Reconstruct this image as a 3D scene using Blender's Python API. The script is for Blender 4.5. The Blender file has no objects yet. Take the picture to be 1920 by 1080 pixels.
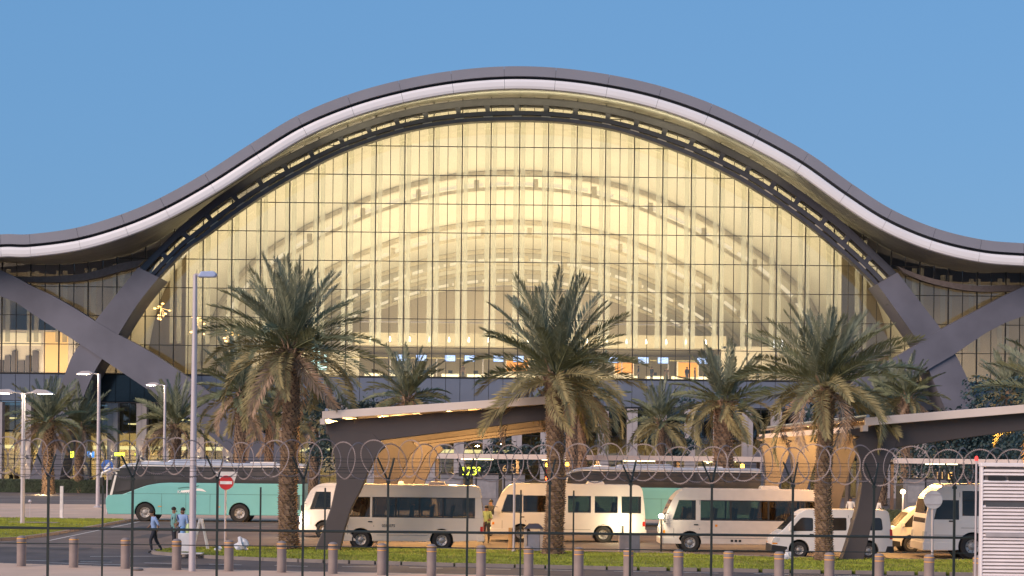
import bpy, bmesh, math, random
from mathutils import Vector, Matrix
R = math.radians
sc = bpy.context.scene
COL = sc.collection
random.seed(7)

# ------------------------------------------------------------------ camera
F = 3467.0                       # focal length in photo pixels
ROLL = 0.0105                    # the photograph is rolled slightly
CS, SN = math.cos(ROLL), math.sin(ROLL)
EYE = 4.0
cam_d = bpy.data.cameras.new('camera')
cam = bpy.data.objects.new('camera', cam_d)
COL.objects.link(cam)
cam_d.sensor_width = 36.0
cam_d.lens = 36.0 * F / 1920.0
cam_d.shift_x = 0.0
cam_d.shift_y = (855 - 540) / 1920.0
cam_d.clip_start = 0.5
cam_d.clip_end = 4000
cam.matrix_world = Matrix(((CS, -SN, 0, 0), (0, 0, -1, 0), (SN, CS, 0, EYE), (0, 0, 0, 1)))
sc.camera = cam

# ------------------------------------------------------------------ sky, sun, exposure
SUN_EL, SUN_ROT = R(24), R(228)           # low sun behind the camera
w = bpy.data.worlds.new('World'); sc.world = w; w.use_nodes = True
nt = w.node_tree; nt.nodes.clear()
sky = nt.nodes.new('ShaderNodeTexSky'); sky.sky_type = 'NISHITA'; sky.sun_disc = False
sky.sun_elevation = SUN_EL; sky.sun_rotation = SUN_ROT
sky.air_density = 1.6; sky.dust_density = 0.3; sky.ozone_density = 4.0; sky.altitude = 0
tint = nt.nodes.new('ShaderNodeMix'); tint.data_type = 'RGBA'; tint.blend_type = 'MULTIPLY'
tint.inputs[0].default_value = 1.0; tint.inputs[7].default_value = (.50, .55, .72, 1)
bg = nt.nodes.new('ShaderNodeBackground'); bg.inputs[1].default_value = 0.12
out = nt.nodes.new('ShaderNodeOutputWorld')
# even blue-hour sky: the Nishita sky tinted towards the flat blue of dusk
flat = nt.nodes.new('ShaderNodeMix'); flat.data_type = 'RGBA'; flat.inputs[0].default_value = 0.68
flat.inputs[7].default_value = (1.34, 3.28, 6.15, 1)
nt.links.new(sky.outputs[0], tint.inputs[6]); nt.links.new(tint.outputs[2], flat.inputs[6]); nt.links.new(flat.outputs[2], bg.inputs[0]); nt.links.new(bg.outputs[0], out.inputs[0])
sd = bpy.data.lights.new('sun', 'SUN'); so = bpy.data.objects.new('sun', sd); COL.objects.link(so)
sd.energy = 3.4; sd.angle = R(40); sd.color = (1.0, 0.77, 0.63)
az = SUN_ROT
sun_from = Vector((math.sin(az) * math.cos(SUN_EL), math.cos(az) * math.cos(SUN_EL), math.sin(SUN_EL)))
so.rotation_euler = (-sun_from).to_track_quat('-Z', 'Y').to_euler()
so.location = (0, -20, 80)
sc.view_settings.view_transform = 'Standard'; sc.view_settings.look = 'None'
sc.view_settings.exposure = 0.0; sc.view_settings.gamma = 1.0; sc.view_settings.use_curve_mapping = False
sc.cycles.max_bounces = 6; sc.cycles.diffuse_bounces = 3; sc.cycles.glossy_bounces = 3
sc.cycles.transparent_max_bounces = 14; sc.cycles.transmission_bounces = 4
sc.cycles.sample_clamp_indirect = 4.0
sc.cycles.use_denoising = True
sc.cycles.caustics_reflective = False; sc.cycles.caustics_refractive = False

# ------------------------------------------------------------------ helpers
def P(px, py, d):
    """photo pixel at distance d (along Y) -> real point"""
    dx, dy = px - 960.0, 855.0 - py
    return Vector(((dx * CS - dy * SN) * d / F, d, EYE + (dx * SN + dy * CS) * d / F))
def G(px, d):
    """ground point at distance d seen in photo column px (near the bottom)"""
    dy = -EYE * F / d
    return Vector((((px - 960.0) + dy * SN) * d / F, d, 0))
def XZ(px, py, d):
    p = P(px, py, d); return (p.x, p.z)

MATS = {}
def mat(name, col, rough=0.6, metal=0.0, var=0.12, scale=3.0, bump=0.0, bscale=40.0, emit=None, es=0.0, spec=0.5, col2=None, stretch=None, coat=0.0):
    if name in MATS: return MATS[name]
    m = bpy.data.materials.new(name); m.use_nodes = True
    n = m.node_tree; b = n.nodes['Principled BSDF']
    b.inputs['Roughness'].default_value = rough; b.inputs['Metallic'].default_value = metal
    b.inputs['Specular IOR Level'].default_value = spec
    b.inputs['Coat Weight'].default_value = coat
    tc = n.nodes.new('ShaderNodeTexCoord'); mp = n.nodes.new('ShaderNodeMapping')
    if stretch: mp.inputs['Scale'].default_value = stretch
    n.links.new(tc.outputs['Object'], mp.inputs[0])
    nz = n.nodes.new('ShaderNodeTexNoise'); nz.inputs['Scale'].default_value = scale; nz.inputs['Detail'].default_value = 5
    n.links.new(mp.outputs[0], nz.inputs['Vector'])
    mx = n.nodes.new('ShaderNodeMix'); mx.data_type = 'RGBA'
    c2 = col2 or tuple(c * (1 - var) for c in col)
    c1 = col if col2 else tuple(min(1, c * (1 + var)) for c in col)
    mx.inputs[6].default_value = (*c1, 1); mx.inputs[7].default_value = (*c2, 1)
    mr = n.nodes.new('ShaderNodeMapRange'); mr.inputs[1].default_value = 0.32; mr.inputs[2].default_value = 0.68
    n.links.new(nz.outputs[0], mr.inputs[0]); n.links.new(mr.outputs[0], mx.inputs[0])
    n.links.new(mx.outputs[2], b.inputs['Base Color'])
    if bump:
        n2 = n.nodes.new('ShaderNodeTexNoise'); n2.inputs['Scale'].default_value = bscale
        n.links.new(mp.outputs[0], n2.inputs['Vector'])
        bp = n.nodes.new('ShaderNodeBump'); bp.inputs['Strength'].default_value = bump; bp.inputs['Distance'].default_value = 0.02
        n.links.new(n2.outputs[0], bp.inputs['Height']); n.links.new(bp.outputs[0], b.inputs['Normal'])
    if emit:
        b.inputs['Emission Color'].default_value = (*emit, 1); b.inputs['Emission Strength'].default_value = es
    MATS[name] = m; return m
def emis(name, col, s):
    return mat(name, tuple(c * .5 for c in col), 0.5, emit=col, es=s, var=0.02)

def thin_glass(name, tintc, refl, rough=0.0, gc=(0.92, 0.95, 1, 1)):
    m = bpy.data.materials.new(name); m.use_nodes = True; n = m.node_tree; n.nodes.clear()
    o = n.nodes.new('ShaderNodeOutputMaterial'); mx = n.nodes.new('ShaderNodeMixShader')
    t = n.nodes.new('ShaderNodeBsdfTransparent'); t.inputs[0].default_value = (*tintc, 1)
    g = n.nodes.new('ShaderNodeBsdfGlossy'); g.inputs['Roughness'].default_value = rough; g.inputs[0].default_value = gc
    lw = n.nodes.new('ShaderNodeFresnel'); lw.inputs[0].default_value = 1.5
    ad = n.nodes.new('ShaderNodeMath'); ad.operation = 'ADD'; ad.inputs[1].default_value = refl; ad.use_clamp = True
    n.links.new(lw.outputs[0], ad.inputs[0]); n.links.new(ad.outputs[0], mx.inputs[0])
    n.links.new(t.outputs[0], mx.inputs[1]); n.links.new(g.outputs[0], mx.inputs[2]); n.links.new(mx.outputs[0], o.inputs[0])
    MATS[name] = m; return m

class MB:
    """collects geometry for one mesh object"""
    def __init__(s): s.v = []; s.f = []; s.mi = []; s.cur = 0
    def add(s, vs, fs):
        o = len(s.v); s.v.extend(Vector(v) for v in vs)
        for f in fs: s.f.append(tuple(i + o for i in f)); s.mi.append(s.cur)
        return s
    def box(s, x0, x1, y0, y1, z0, z1):
        vs = [(x0,y0,z0),(x1,y0,z0),(x1,y1,z0),(x0,y1,z0),(x0,y0,z1),(x1,y0,z1),(x1,y1,z1),(x0,y1,z1)]
        return s.add(vs, [(0,3,2,1),(4,5,6,7),(0,1,5,4),(1,2,6,5),(2,3,7,6),(3,0,4,7)])
    def prism(s, poly, y0, y1):
        """poly = (x,z) outline, extruded along y"""
        a = sum(poly[i][0]*poly[(i+1)%len(poly)][1]-poly[(i+1)%len(poly)][0]*poly[i][1] for i in range(len(poly)))
        if a < 0: poly = poly[::-1]
        n = len(poly)
        vs = [(p[0], y0, p[1]) for p in poly] + [(p[0], y1, p[1]) for p in poly]
        fs = [tuple(range(n)), tuple(range(2*n-1, n-1, -1))]
        fs += [((i+1)%n, i, n+i, n+(i+1)%n) for i in range(n)]
        return s.add(vs, fs)
    def slab(s, poly, z0, z1):
        """poly = (x,y) outline, extruded up"""
        a = sum(poly[i][0]*poly[(i+1)%len(poly)][1]-poly[(i+1)%len(poly)][0]*poly[i][1] for i in range(len(poly)))
        if a < 0: poly = poly[::-1]
        n = len(poly)
        vs = [(p[0], p[1], z0) for p in poly] + [(p[0], p[1], z1) for p in poly]
        fs = [tuple(range(n-1,-1,-1)), tuple(range(n, 2*n))]
        fs += [(i, (i+1)%n, n+(i+1)%n, n+i) for i in range(n)]
        return s.add(vs, fs)
    def tube(s, pts, r, n=8, caps=True):
        pts = [Vector(p) for p in pts]; rs = r if isinstance(r, (list, tuple)) else [r]*len(pts)
        o = len(s.v); ref = None
        for i, p in enumerate(pts):
            t = (pts[min(i+1, len(pts)-1)] - pts[max(i-1, 0)]).normalized()
            if ref is None:
                ref = Vector((0,0,1)) if abs(t.z) < .9 else Vector((1,0,0))
            a = (ref - t*ref.dot(t))
            if a.length < 1e-4: a = t.orthogonal()
            a.normalize(); ref = a; b = t.cross(a)
            for k in range(n):
                th = 2*math.pi*k/n
                s.v.append(p + (a*math.cos(th) + b*math.sin(th))*rs[i])
        for i in range(len(pts)-1):
            for k in range(n):
                k2 = (k+1) % n
                s.f.append((o+i*n+k, o+i*n+k2, o+(i+1)*n+k2, o+(i+1)*n+k)); s.mi.append(s.cur)
        if caps:
            s.f.append(tuple(o+k for k in range(n-1,-1,-1))); s.mi.append(s.cur)
            q = o+(len(pts)-1)*n
            s.f.append(tuple(q+k for k in range(n))); s.mi.append(s.cur)
        return s
    def lathe(s, prof, n=24, axis='z', c=(0,0,0), cap0=True, cap1=True):
        """prof = (radius, height) pairs"""
        o = len(s.v); c = Vector(c)
        for r, h in prof:
            for k in range(n):
                th = 2*math.pi*k/n; a, b = r*math.cos(th), r*math.sin(th)
                s.v.append(c + (Vector((a,b,h)) if axis == 'z' else Vector((a,h,b)) if axis == 'y' else Vector((h,a,b))))
        for i in range(len(prof)-1):
            for k in range(n):
                k2 = (k+1) % n
                q = (o+i*n+k, o+i*n+k2, o+(i+1)*n+k2, o+(i+1)*n+k)
                s.f.append(q if axis != 'y' else q[::-1]); s.mi.append(s.cur)
        if cap0: s.f.append(tuple(o+k for k in range(n-1,-1,-1))); s.mi.append(s.cur)
        q = o+(len(prof)-1)*n
        if cap1: s.f.append(tuple(q+k for k in range(n))); s.mi.append(s.cur)
        return s
    def mesh(s, name, mats, smooth=False):
        me = bpy.data.meshes.new(name)
        me.from_pydata([tuple(v) for v in s.v], [], s.f)
        for m in (mats if isinstance(mats, (list, tuple)) else [mats]): me.materials.append(m)
        if any(s.mi): me.polygons.foreach_set('material_index', s.mi)
        if smooth: me.polygons.foreach_set('use_smooth', [True]*len(me.polygons))
        me.update(); return me
    def build(s, name, mats, parent=None, smooth=False, world=False, bevel=0, **tags):
        if world and parent is not None:
            off = Vector(parent.location)
            if parent.parent is not None: off = off + Vector(parent.parent.location)
            for v in s.v: v -= off
        me = s.mesh(name, mats, smooth)
        o = bpy.data.objects.new(name, me); COL.objects.link(o); o.parent = parent
        if bevel:
            md = o.modifiers.new('bevel', 'BEVEL'); md.width = bevel; md.segments = 2; md.limit_method = 'ANGLE'; md.angle_limit = R(40)
        tag(o, **tags); return o
def tag(o, label=None, cat=None, group=None, kind=None):
    if label: o['label'] = label
    if cat: o['category'] = cat
    if group: o['group'] = group
    if kind: o['kind'] = kind
    return o
def thing(name, label, cat, loc=(0,0,0), rz=0, group=None, parent=None):
    o = bpy.data.objects.new(name, None); COL.objects.link(o); o.empty_display_size = .3
    o.location = loc; o.rotation_euler = (0, 0, rz); o.parent = parent
    return tag(o, label, cat, group)
def inst(name, me, parent=None, loc=(0,0,0), rot=(0,0,0), scale=(1,1,1)):
    o = bpy.data.objects.new(name, me); COL.objects.link(o); o.parent = parent
    o.location = loc; o.rotation_euler = rot; o.scale = scale; return o
KIDS = {}
def copy_tree(o, parent=None):
    c = o.copy(); COL.objects.link(c); c.parent = parent
    for ch in list(o.children): copy_tree(ch, c)
    return c
def dup(root, loc, label, rz=None, group=None):
    c = copy_tree(root); c.location = loc
    if rz is not None: c.rotation_euler = (0, 0, rz)
    c['label'] = label
    if group: c['group'] = group
    return c
def crom(pts, n=6):
    """smooth curve through points"""
    out = []; q = [pts[0]] + list(pts) + [pts[-1]]
    for i in range(1, len(q)-2):
        p0, p1, p2, p3 = [Vector(q[j]) for j in (i-1, i, i+1, i+2)]
        for k in range(n):
            t = k/n
            out.append(.5*((2*p1)+(-p0+p2)*t+(2*p0-5*p1+4*p2-p3)*t*t+(-p0+3*p1-3*p2+p3)*t**3))
    out.append(Vector(pts[-1])); return out
def resample(pts, n):
    d = [0]
    for i in range(1, len(pts)): d.append(d[-1] + (pts[i]-pts[i-1]).length)
    out = []; j = 0
    for k in range(n):
        t = d[-1]*k/(n-1)
        while j < len(d)-2 and d[j+1] < t: j += 1
        u = (t-d[j])/max(1e-9, d[j+1]-d[j]); out.append(pts[j].lerp(pts[j+1], u))
    return out
def text_mesh(txt, size, depth, material, name):
    cu = bpy.data.curves.new(name, 'FONT'); cu.body = txt; cu.size = size; cu.extrude = depth
    cu.align_x = 'CENTER'; cu.align_y = 'CENTER'; cu.resolution_u = 3
    ob = bpy.data.objects.new(name, cu); COL.objects.link(ob)
    dg = bpy.context.evaluated_depsgraph_get(); dg.update()
    me = bpy.data.meshes.new_from_object(ob.evaluated_get(dg)); bpy.data.objects.remove(ob)
    me.transform(Matrix.Rotation(R(90), 4, 'X'))      # letters upright, readable from -Y
    me.materials.clear(); me.materials.append(material); return me
def text_obj(txt, size, depth, material, name, parent, loc):
    return inst(name, text_mesh(txt, size, depth, material, name), parent, loc)
def area(name, loc, rot, sx, sy, power, color):
    l = bpy.data.lights.new(name, 'AREA'); l.shape = 'RECTANGLE'; l.size = sx; l.size_y = sy; l.energy = power; l.color = color
    o = bpy.data.objects.new(name, l); COL.objects.link(o); o.location = loc; o.rotation_euler = rot; return o
def lamp(name, loc, power, color, size=.15, typ='POINT', rot=(0,0,0), spot=90):
    l = bpy.data.lights.new(name, typ); l.energy = power; l.color = color; l.shadow_soft_size = size
    if typ == 'SPOT': l.spot_size = R(spot); l.spot_blend = .7
    o = bpy.data.objects.new(name, l); COL.objects.link(o); o.location = loc; o.rotation_euler = rot; return o

# ------------------------------------------------------------------ materials
M_fascia = mat('fascia_grey', (.25,.245,.275), .55, var=.05, scale=.3)
M_fwhite = mat('fascia_white', (.88,.84,.82), .45, var=.03, scale=.3)
M_recess = mat('recess_dark', (.03,.035,.04), .6)
M_soffit = mat('soffit_metal', (.27,.275,.27), .36, .2, var=.12, scale=.5, stretch=(1,6,1))
M_steel = mat('arch_steel', (.085,.085,.10), .45, .2, var=.1, scale=1)
M_clad = mat('cladding_lilac', (.15,.145,.17), .5, .1, var=.18, scale=.25, stretch=(1,1,1))
M_mull = mat('mullion', (.055,.048,.042), .4, .3)
M_beamw = mat('wing_beam', (.27,.22,.20), .6)
M_ceil = mat('vault_ceiling', (.80,.765,.67), .7, var=.05, scale=.08)
M_rib = mat('vault_rib', (.70,.64,.52), .6)
M_cove = emis('cove_light', (1.0,.9,.66), .9)
M_endw = mat('end_wall', (.70,.62,.52), .8, var=.12, scale=.05)
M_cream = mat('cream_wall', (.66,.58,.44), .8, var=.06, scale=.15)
M_floor = mat('terrazzo', (.40,.38,.34), .35)
M_spand = mat('spandrel', (.17,.19,.24), .3, .1, var=.12, scale=.2)
M_col = mat('pale_column', (.42,.38,.38), .55, var=.05)
M_pane = thin_glass('facade_glass', (.84,.82,.79), .02)
M_lowg = thin_glass('lower_glass', (.50,.52,.49), .06)
# ------------------------------------------------------------------ ground
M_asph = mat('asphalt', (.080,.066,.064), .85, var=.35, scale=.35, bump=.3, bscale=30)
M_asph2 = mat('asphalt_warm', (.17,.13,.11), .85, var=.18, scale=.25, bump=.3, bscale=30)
M_pave = mat('pink_paving', (.68,.44,.30), .8, var=.1, scale=.4, bump=.2, bscale=20)
M_kerb = mat('kerb_stone', (.24,.20,.175), .8, var=.12, scale=2)
M_line = mat('road_paint', (.62,.60,.58), .7, var=.2, scale=4)
M_soil = mat('lawn_base', (.15,.165,.02), .95, var=.3, scale=1.2, bump=.6, bscale=25)
M_grass = mat('grass_blade', (.26,.29,.03), .75, var=.35, scale=.7)
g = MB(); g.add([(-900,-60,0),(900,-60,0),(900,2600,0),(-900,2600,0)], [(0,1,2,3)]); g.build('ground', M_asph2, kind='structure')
# forecourt behind the parked buses
def sheet(name, pts, z, m):
    b = MB(); n = len(pts)
    a = sum(pts[i][0]*pts[(i+1)%n][1]-pts[(i+1)%n][0]*pts[i][1] for i in range(n))
    if a < 0: pts = pts[::-1]
    b.add([(p[0], p[1], z) for p in pts], [tuple(range(n))]); return b.build(name, m, kind='structure')
def kerbed(name, pts, z, m):
    b = MB(); b.slab(pts, -0.05, z); return b.build(name, m, kind='structure')
def g2(px, d): p = G(px, d); return (p.x, p.y)
def ring(name, pts, w, z0, z1, m, closed=True):
    """kerb stones following an outline"""
    b = MB(); n = len(pts); c = Vector((sum(p[0] for p in pts)/n, sum(p[1] for p in pts)/n))
    rng = range(n if closed else n-1)
    nor = []
    for i in range(n):
        p = Vector(pts[i]); a = Vector(pts[(i-1)%n] if closed or i > 0 else pts[i]); q = Vector(pts[(i+1)%n] if closed or i < n-1 else pts[i])
        t = (q-a).normalized(); nn = Vector((t.y, -t.x))
        nor.append(nn)
    A = sum(pts[i][0]*pts[(i+1)%n][1]-pts[(i+1)%n][0]*pts[i][1] for i in range(n))
    sg = 1 if A > 0 else -1
    for i in rng:
        j = (i+1) % n
        p, q = Vector(pts[i]), Vector(pts[j]); po, qo = p+nor[i]*w*sg, q+nor[j]*w*sg
        L = (q-p).length; k = max(1, int(L/1.0))
        for t in range(k):
            a0, a1 = t/k + .006/max(L/k,.1), (t+1)/k - .006/max(L/k,.1)
            v = [p.lerp(q,a0), p.lerp(q,a1), po.lerp(qo,a1), po.lerp(qo,a0)]
            if sg > 0: v = v[::-1]
            v = v[::-1]
            vs = [(*x, z0) for x in v] + [(*x, z1) for x in v]
            b.add(vs, [(3,2,1,0),(4,5,6,7),(0,1,5,4),(1,2,6,5),(2,3,7,6),(3,0,4,7)])
    return b.build(name, m, kind='structure')

# near footpath with bollards
pathp = [(-45,71.5),(-17.5,63.9),(-9.9,61.6),(0,60.2),(16,58.2),(45,54.6),(45,20),(-45,20)]
kerbed('footpath', pathp, .12, M_pave)
ring('path_kerb', pathp[:6], .16, -.04, .125, M_kerb, closed=False)
# dark near road (sheet over the ground)
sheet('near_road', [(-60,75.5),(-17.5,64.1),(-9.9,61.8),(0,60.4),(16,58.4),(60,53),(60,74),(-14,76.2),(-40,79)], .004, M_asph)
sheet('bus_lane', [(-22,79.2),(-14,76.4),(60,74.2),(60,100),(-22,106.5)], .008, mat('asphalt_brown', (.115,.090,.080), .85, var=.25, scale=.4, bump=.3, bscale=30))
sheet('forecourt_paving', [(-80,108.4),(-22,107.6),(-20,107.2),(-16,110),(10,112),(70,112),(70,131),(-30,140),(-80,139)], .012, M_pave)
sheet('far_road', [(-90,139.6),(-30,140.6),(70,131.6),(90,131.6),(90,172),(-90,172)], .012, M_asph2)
# road markings
b = MB()
def stripe(b, p0, p1, w=.12, z=.016):
    p0, p1 = Vector(p0), Vector(p1); t = (p1-p0).normalized(); nn = Vector((-t.y, t.x))*w/2
    b.add([(*(p0-nn), z), (*(p1-nn), z), (*(p1+nn), z), (*(p0+nn), z)], [(0,1,2,3)])
for i in range(26):
    x = -30 + i*2.4
    def yl(x): return 66.7 - .17*(x+14)*(1 if x < -6 else .72)
    stripe(b, (x, yl(x)), (x+1.2, yl(x+1.2)))
stripe(b, (-16,70.3), (-12.6,71.2), .14); stripe(b, (-16.5,66.0), (-13.5,65.2), .12)
stripe(b, (-40,128), (-22,122), .15); stripe(b, (-60,150), (-20,150), .15); stripe(b, (-60,160.5),(-20,160.5), .15)
for i in range(12): stripe(b, (-14+i*3, 100.5), (-12.6+i*3, 100.5), .12, .016)
stripe(b, (-21.3,106), (-20.6,82.5), .1); stripe(b, (-12,78.35), (4,77.3), .12)
b.build('road_markings', M_line, kind='structure')

# repairs and stains on the asphalt
M_patch = mat('asphalt_patch', (.045,.040,.042), .8, var=.3, scale=2); rq = random.Random(4)
for k, (x, y, w_, h_) in enumerate(((-15.5,67.5,1.8,.9),(-11.5,65.6,2.6,.5),(-3,63.4,1.6,.7),(-17,88,1.4,5),(-19.5,97,.8,6),(-8,81,2.2,.6),(-13.5,85,1,2.2),(9,61.5,2.4,.5),(-18.5,76,2.5,1.6))):
    sheet('asphalt_patch', [(x+w_*rq.uniform(-.55,-.45), y-h_/2), (x+w_*.5, y-h_*rq.uniform(.4,.55)), (x+w_*rq.uniform(.4,.5), y+h_/2), (x-w_*.5, y+h_*rq.uniform(.4,.5))], .0125, M_patch)
# central grass median
med = [(-14.3,74.0),(-13.9,72.4),(-12.6,70.9),(-10.5,69.4),(-7.8,68.2),(-2,66.6),(4.5,65.4),(17.3,64),(40,62),(40,71.5),(17,72.6),(11,73.3),(7,74.8),(3,76.0),(-3,77.0),(-8,77.5),(-11.5,77.2),(-13.6,75.8)]
def shrink(pts, w):
    n = len(pts); out = []
    for i in range(n):
        a, q = Vector(pts[(i-1)%n]), Vector(pts[(i+1)%n]); t = (q-a).normalized(); out.append(tuple(Vector(pts[i]) + Vector((-t.y, t.x))*w))
    return out
kerbed('median_lawn', shrink(med, .05), .11, M_soil)
ring('median_kerb', med, .15, -.04, .13, M_kerb)
isl = [(-22.1,106.6),(-21.9,96),(-21.9,88),(-22.2,83),(-23.2,80.9),(-26,79.8),(-30,79.6),(-60,82),(-60,108),(-23,107.4)]
isl = isl[::-1]
isl_ccw = isl if sum(isl[i][0]*isl[(i+1)%len(isl)][1]-isl[(i+1)%len(isl)][0]*isl[i][1] for i in range(len(isl))) > 0 else isl[::-1]
kerbed('island_lawn', shrink(isl_ccw, .05), .11, M_soil)
ring('island_kerb', isl_ccw, .18, -.04, .14, M_kerb)
def inside(x, y, pts):
    c = False; n = len(pts); j = n-1
    for i in range(n):
        if ((pts[i][1] > y) != (pts[j][1] > y)) and x < (pts[j][0]-pts[i][0])*(y-pts[i][1])/(pts[j][1]-pts[i][1]) + pts[i][0]: c = not c
        j = i
    return c
def grass(name, poly, n, label, hh):
    b = MB(); rnd = random.Random(3); xs = [p[0] for p in poly]; ys = [p[1] for p in poly]; k = 0
    x0, x1 = max(min(xs), -34), min(max(xs), 24)
    while k < n:
        x, y = rnd.uniform(x0, x1), rnd.uniform(min(ys), max(ys))
        if not inside(x, y, poly): continue
        k += 1; a = rnd.uniform(0, math.pi); h = rnd.uniform(.5, 1)*hh*(1+.4*math.sin(x*1.3+y)); c, s_ = math.cos(a)*.022, math.sin(a)*.022
        lx, ly = rnd.uniform(-.03,.03), rnd.uniform(-.03,.03)
        b.add([(x-c,y-s_,.108),(x+c,y+s_,.108),(x+lx,y+ly,.11+h)], [(0,1,2)])
    o = b.build(name, M_grass, kind='stuff'); o['label'] = label; o['category'] = 'grass'
grass('median_grass', shrink(med, .1), 60000, 'mown green grass growing on the long kerbed strip in front of the buses', .06)
grass('island_grass', shrink(isl_ccw, .12), 40000, 'bright green lawn grass on the kerbed island at the far left', .06)

# ------------------------------------------------------------------ airport terminal
YG, YA, YF = 194.0, 190.0, 184.0     # glass, arch and fascia planes
term = thing('airport_terminal', 'airport terminal with a wave-shaped roof over a huge glowing arched glass wall', 'building', (0, YG, 0))
def cpx(pts, d, n=6): return crom([XZ(x, y, d) for x, y in pts], n)
top_px = [(-420,520),(-250,478),(-120,452),(0,439.5),(55,439),(143,427),(227,402),(300,371),(383,325),(469,270),(557,217),(651,178),(747,151),(845,133),(945,124.5),(1043,127),(1143,140),(1241,162),(1336,195),(1428,238),(1516,287),(1598,345),(1673,393),(1755,428),(1841,449),(1920,456),(2050,462),(2200,490),(2350,540)]
top = cpx(top_px, YF, 8)
def offset(c, w):
    out = []
    for i, p in enumerate(c):
        t = (c[min(i+1, len(c)-1)] - c[max(i-1, 0)]).normalized(); out.append(p + Vector((t.y, -t.x))*w)
    return out
u = YF/F
def bandprism(mb, c0, c1, y0, y1, i0=0, i1=None):
    """solid band between two curves (x,z) from y0 to y1"""
    i1 = len(c0)-1 if i1 is None else i1
    n = i1-i0+1; o = len(mb.v)
    for i in range(i0, i1+1):
        for (c, y) in ((c0,y0),(c1,y0),(c1,y1),(c0,y1)): mb.v.append(Vector((c[i][0], y, c[i][1])))
    for i in range(n-1):
        a = o+4*i
        for k in range(4):
            k2 = (k+1) % 4
            mb.f.append((a+k, a+k2, a+4+k2, a+4+k)); mb.mi.append(mb.cur)
    mb.f.append((o+3,o+2,o+1,o)); mb.mi.append(mb.cur)
    e = o+4*(n-1); mb.f.append((e,e+1,e+2,e+3)); mb.mi.append(mb.cur)
c_g = offset(top, 18.5*u); c_d = offset(top, 23.5*u); c_w = offset(top, 43*u)
roof = thing('roof', None, None, parent=term)
# continuous recess backing
b = MB(); bandprism(b, offset(top, 3*u), offset(top, 40*u), YF+.55, YF+1.6); b.build('roof_edge_core', M_recess, roof, world=True)
# separate fascia panels
rounded = [(0,.3),(.08,.06),(.3,0),(.7,.02),(.93,.10),(1,.35)]
for k in range(len(top_px)-1):
    i0, i1 = k*8, (k+1)*8
    if top[i1].x < -66 or top[i0].x > 66: continue
    def gap(c):
        q = [v.copy() for v in c[i0:i1+1]]; g_ = .014
        q[0] = q[0] + (q[1]-q[0]).normalized()*g_; q[-1] = q[-1] + (q[-2]-q[-1]).normalized()*g_; return q
    b = MB(); bandprism(b, gap(top), gap(c_g), YF, YF+.5); b.build('fascia_panel', M_fascia, roof, world=True)
    b = MB(); A_, B_ = gap(c_d), gap(c_w); o = 0; n = len(A_)
    for i in range(n):
        for t, y in rounded:
            q = A_[i].lerp(B_[i], t); b.v.append(Vector((q[0], YF-.12+y, q[1])))
    m_ = len(rounded)
    for i in range(n-1):
        for j in range(m_-1):
            b.f.append((i*m_+j, i*m_+j+1, (i+1)*m_+j+1, (i+1)*m_+j)); b.mi.append(0)
    for i in (0, n-1):
        f = tuple(range(i*m_, i*m_+m_)); b.f.append(f if i else f[::-1]); b.mi.append(0)
    for i in range(n-1):
        b.f.append(((i+1)*m_, (i+1)*m_+m_-1, i*m_+m_-1, i*m_)); b.mi.append(0)
    b.build('nose_panel', M_fwhite, roof, smooth=False, world=True)
# soffit between fascia and glass, and roof skin
sof_px = [(-420,560),(-200,505),(0,492),(60,496),(135,494),(200,486),(240,477),(275,462),(310,442),(367,399),(417,361),(483,317),(547,282),(640,238),(750,204),(850,187),(957,181),(1060,185),(1165,202),(1280,235),(1347,265),(1413,299),(1467,332),(1523,371),(1580,414),(1635,448),(1675,472),(1730,492),(1785,505),(1840,511),(1920,511),(2120,524),(2350,580)]
sof = cpx(sof_px, YG, 8)
NS = 260
sA, sB = resample(c_w, NS), None
def at_x(c, x):
    for i in range(len(c)-1):
        if c[i].x <= x <= c[i+1].x:
            t = (x-c[i].x)/max(1e-9, c[i+1].x-c[i].x); return c[i].y*(1-t)+c[i+1].y*t
    return c[0].y if x < c[0].x else c[-1].y
def soffit_z(x): return at_x(sof, x)
strips = 5
for k in range(strips):
    b = MB(); y0 = YF+.35 + (YG+.5-YF-.35)*k/strips; y1 = YF+.35 + (YG+.5-YF-.35)*(k+1)/strips - .05
    for i in range(NS):
        x = -66 + 132*i/(NS-1)
        za, zb = at_x(c_w, x), at_x(sof, x*YG/YG)
        for y in (y0, y1):
            t = (y-YF-.35)/(YG+.5-YF-.35); tt = max(0,t)**.8
            z = za*(1-tt)+zb*tt; b.v.append(Vector((x, y, z))); b.v.append(Vector((x, y, z+.12)))
    for i in range(NS-1):
        a = i*4; c = a+4
        for q in ((a,a+2,c+2,c),(a+1,c+1,c+3,a+3),(a,c,c+1,a+1),(a+2,a+3,c+3,c+2)): b.f.append(q); b.mi.append(0)
    b.build('soffit_strip', M_soffit, roof, world=True, smooth=False)
b = MB(); bandprism(b, offset(top, .25), offset(top, .8), YF+1.65, 330); b.build('roof_deck', M_fascia, roof, world=True)

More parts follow.
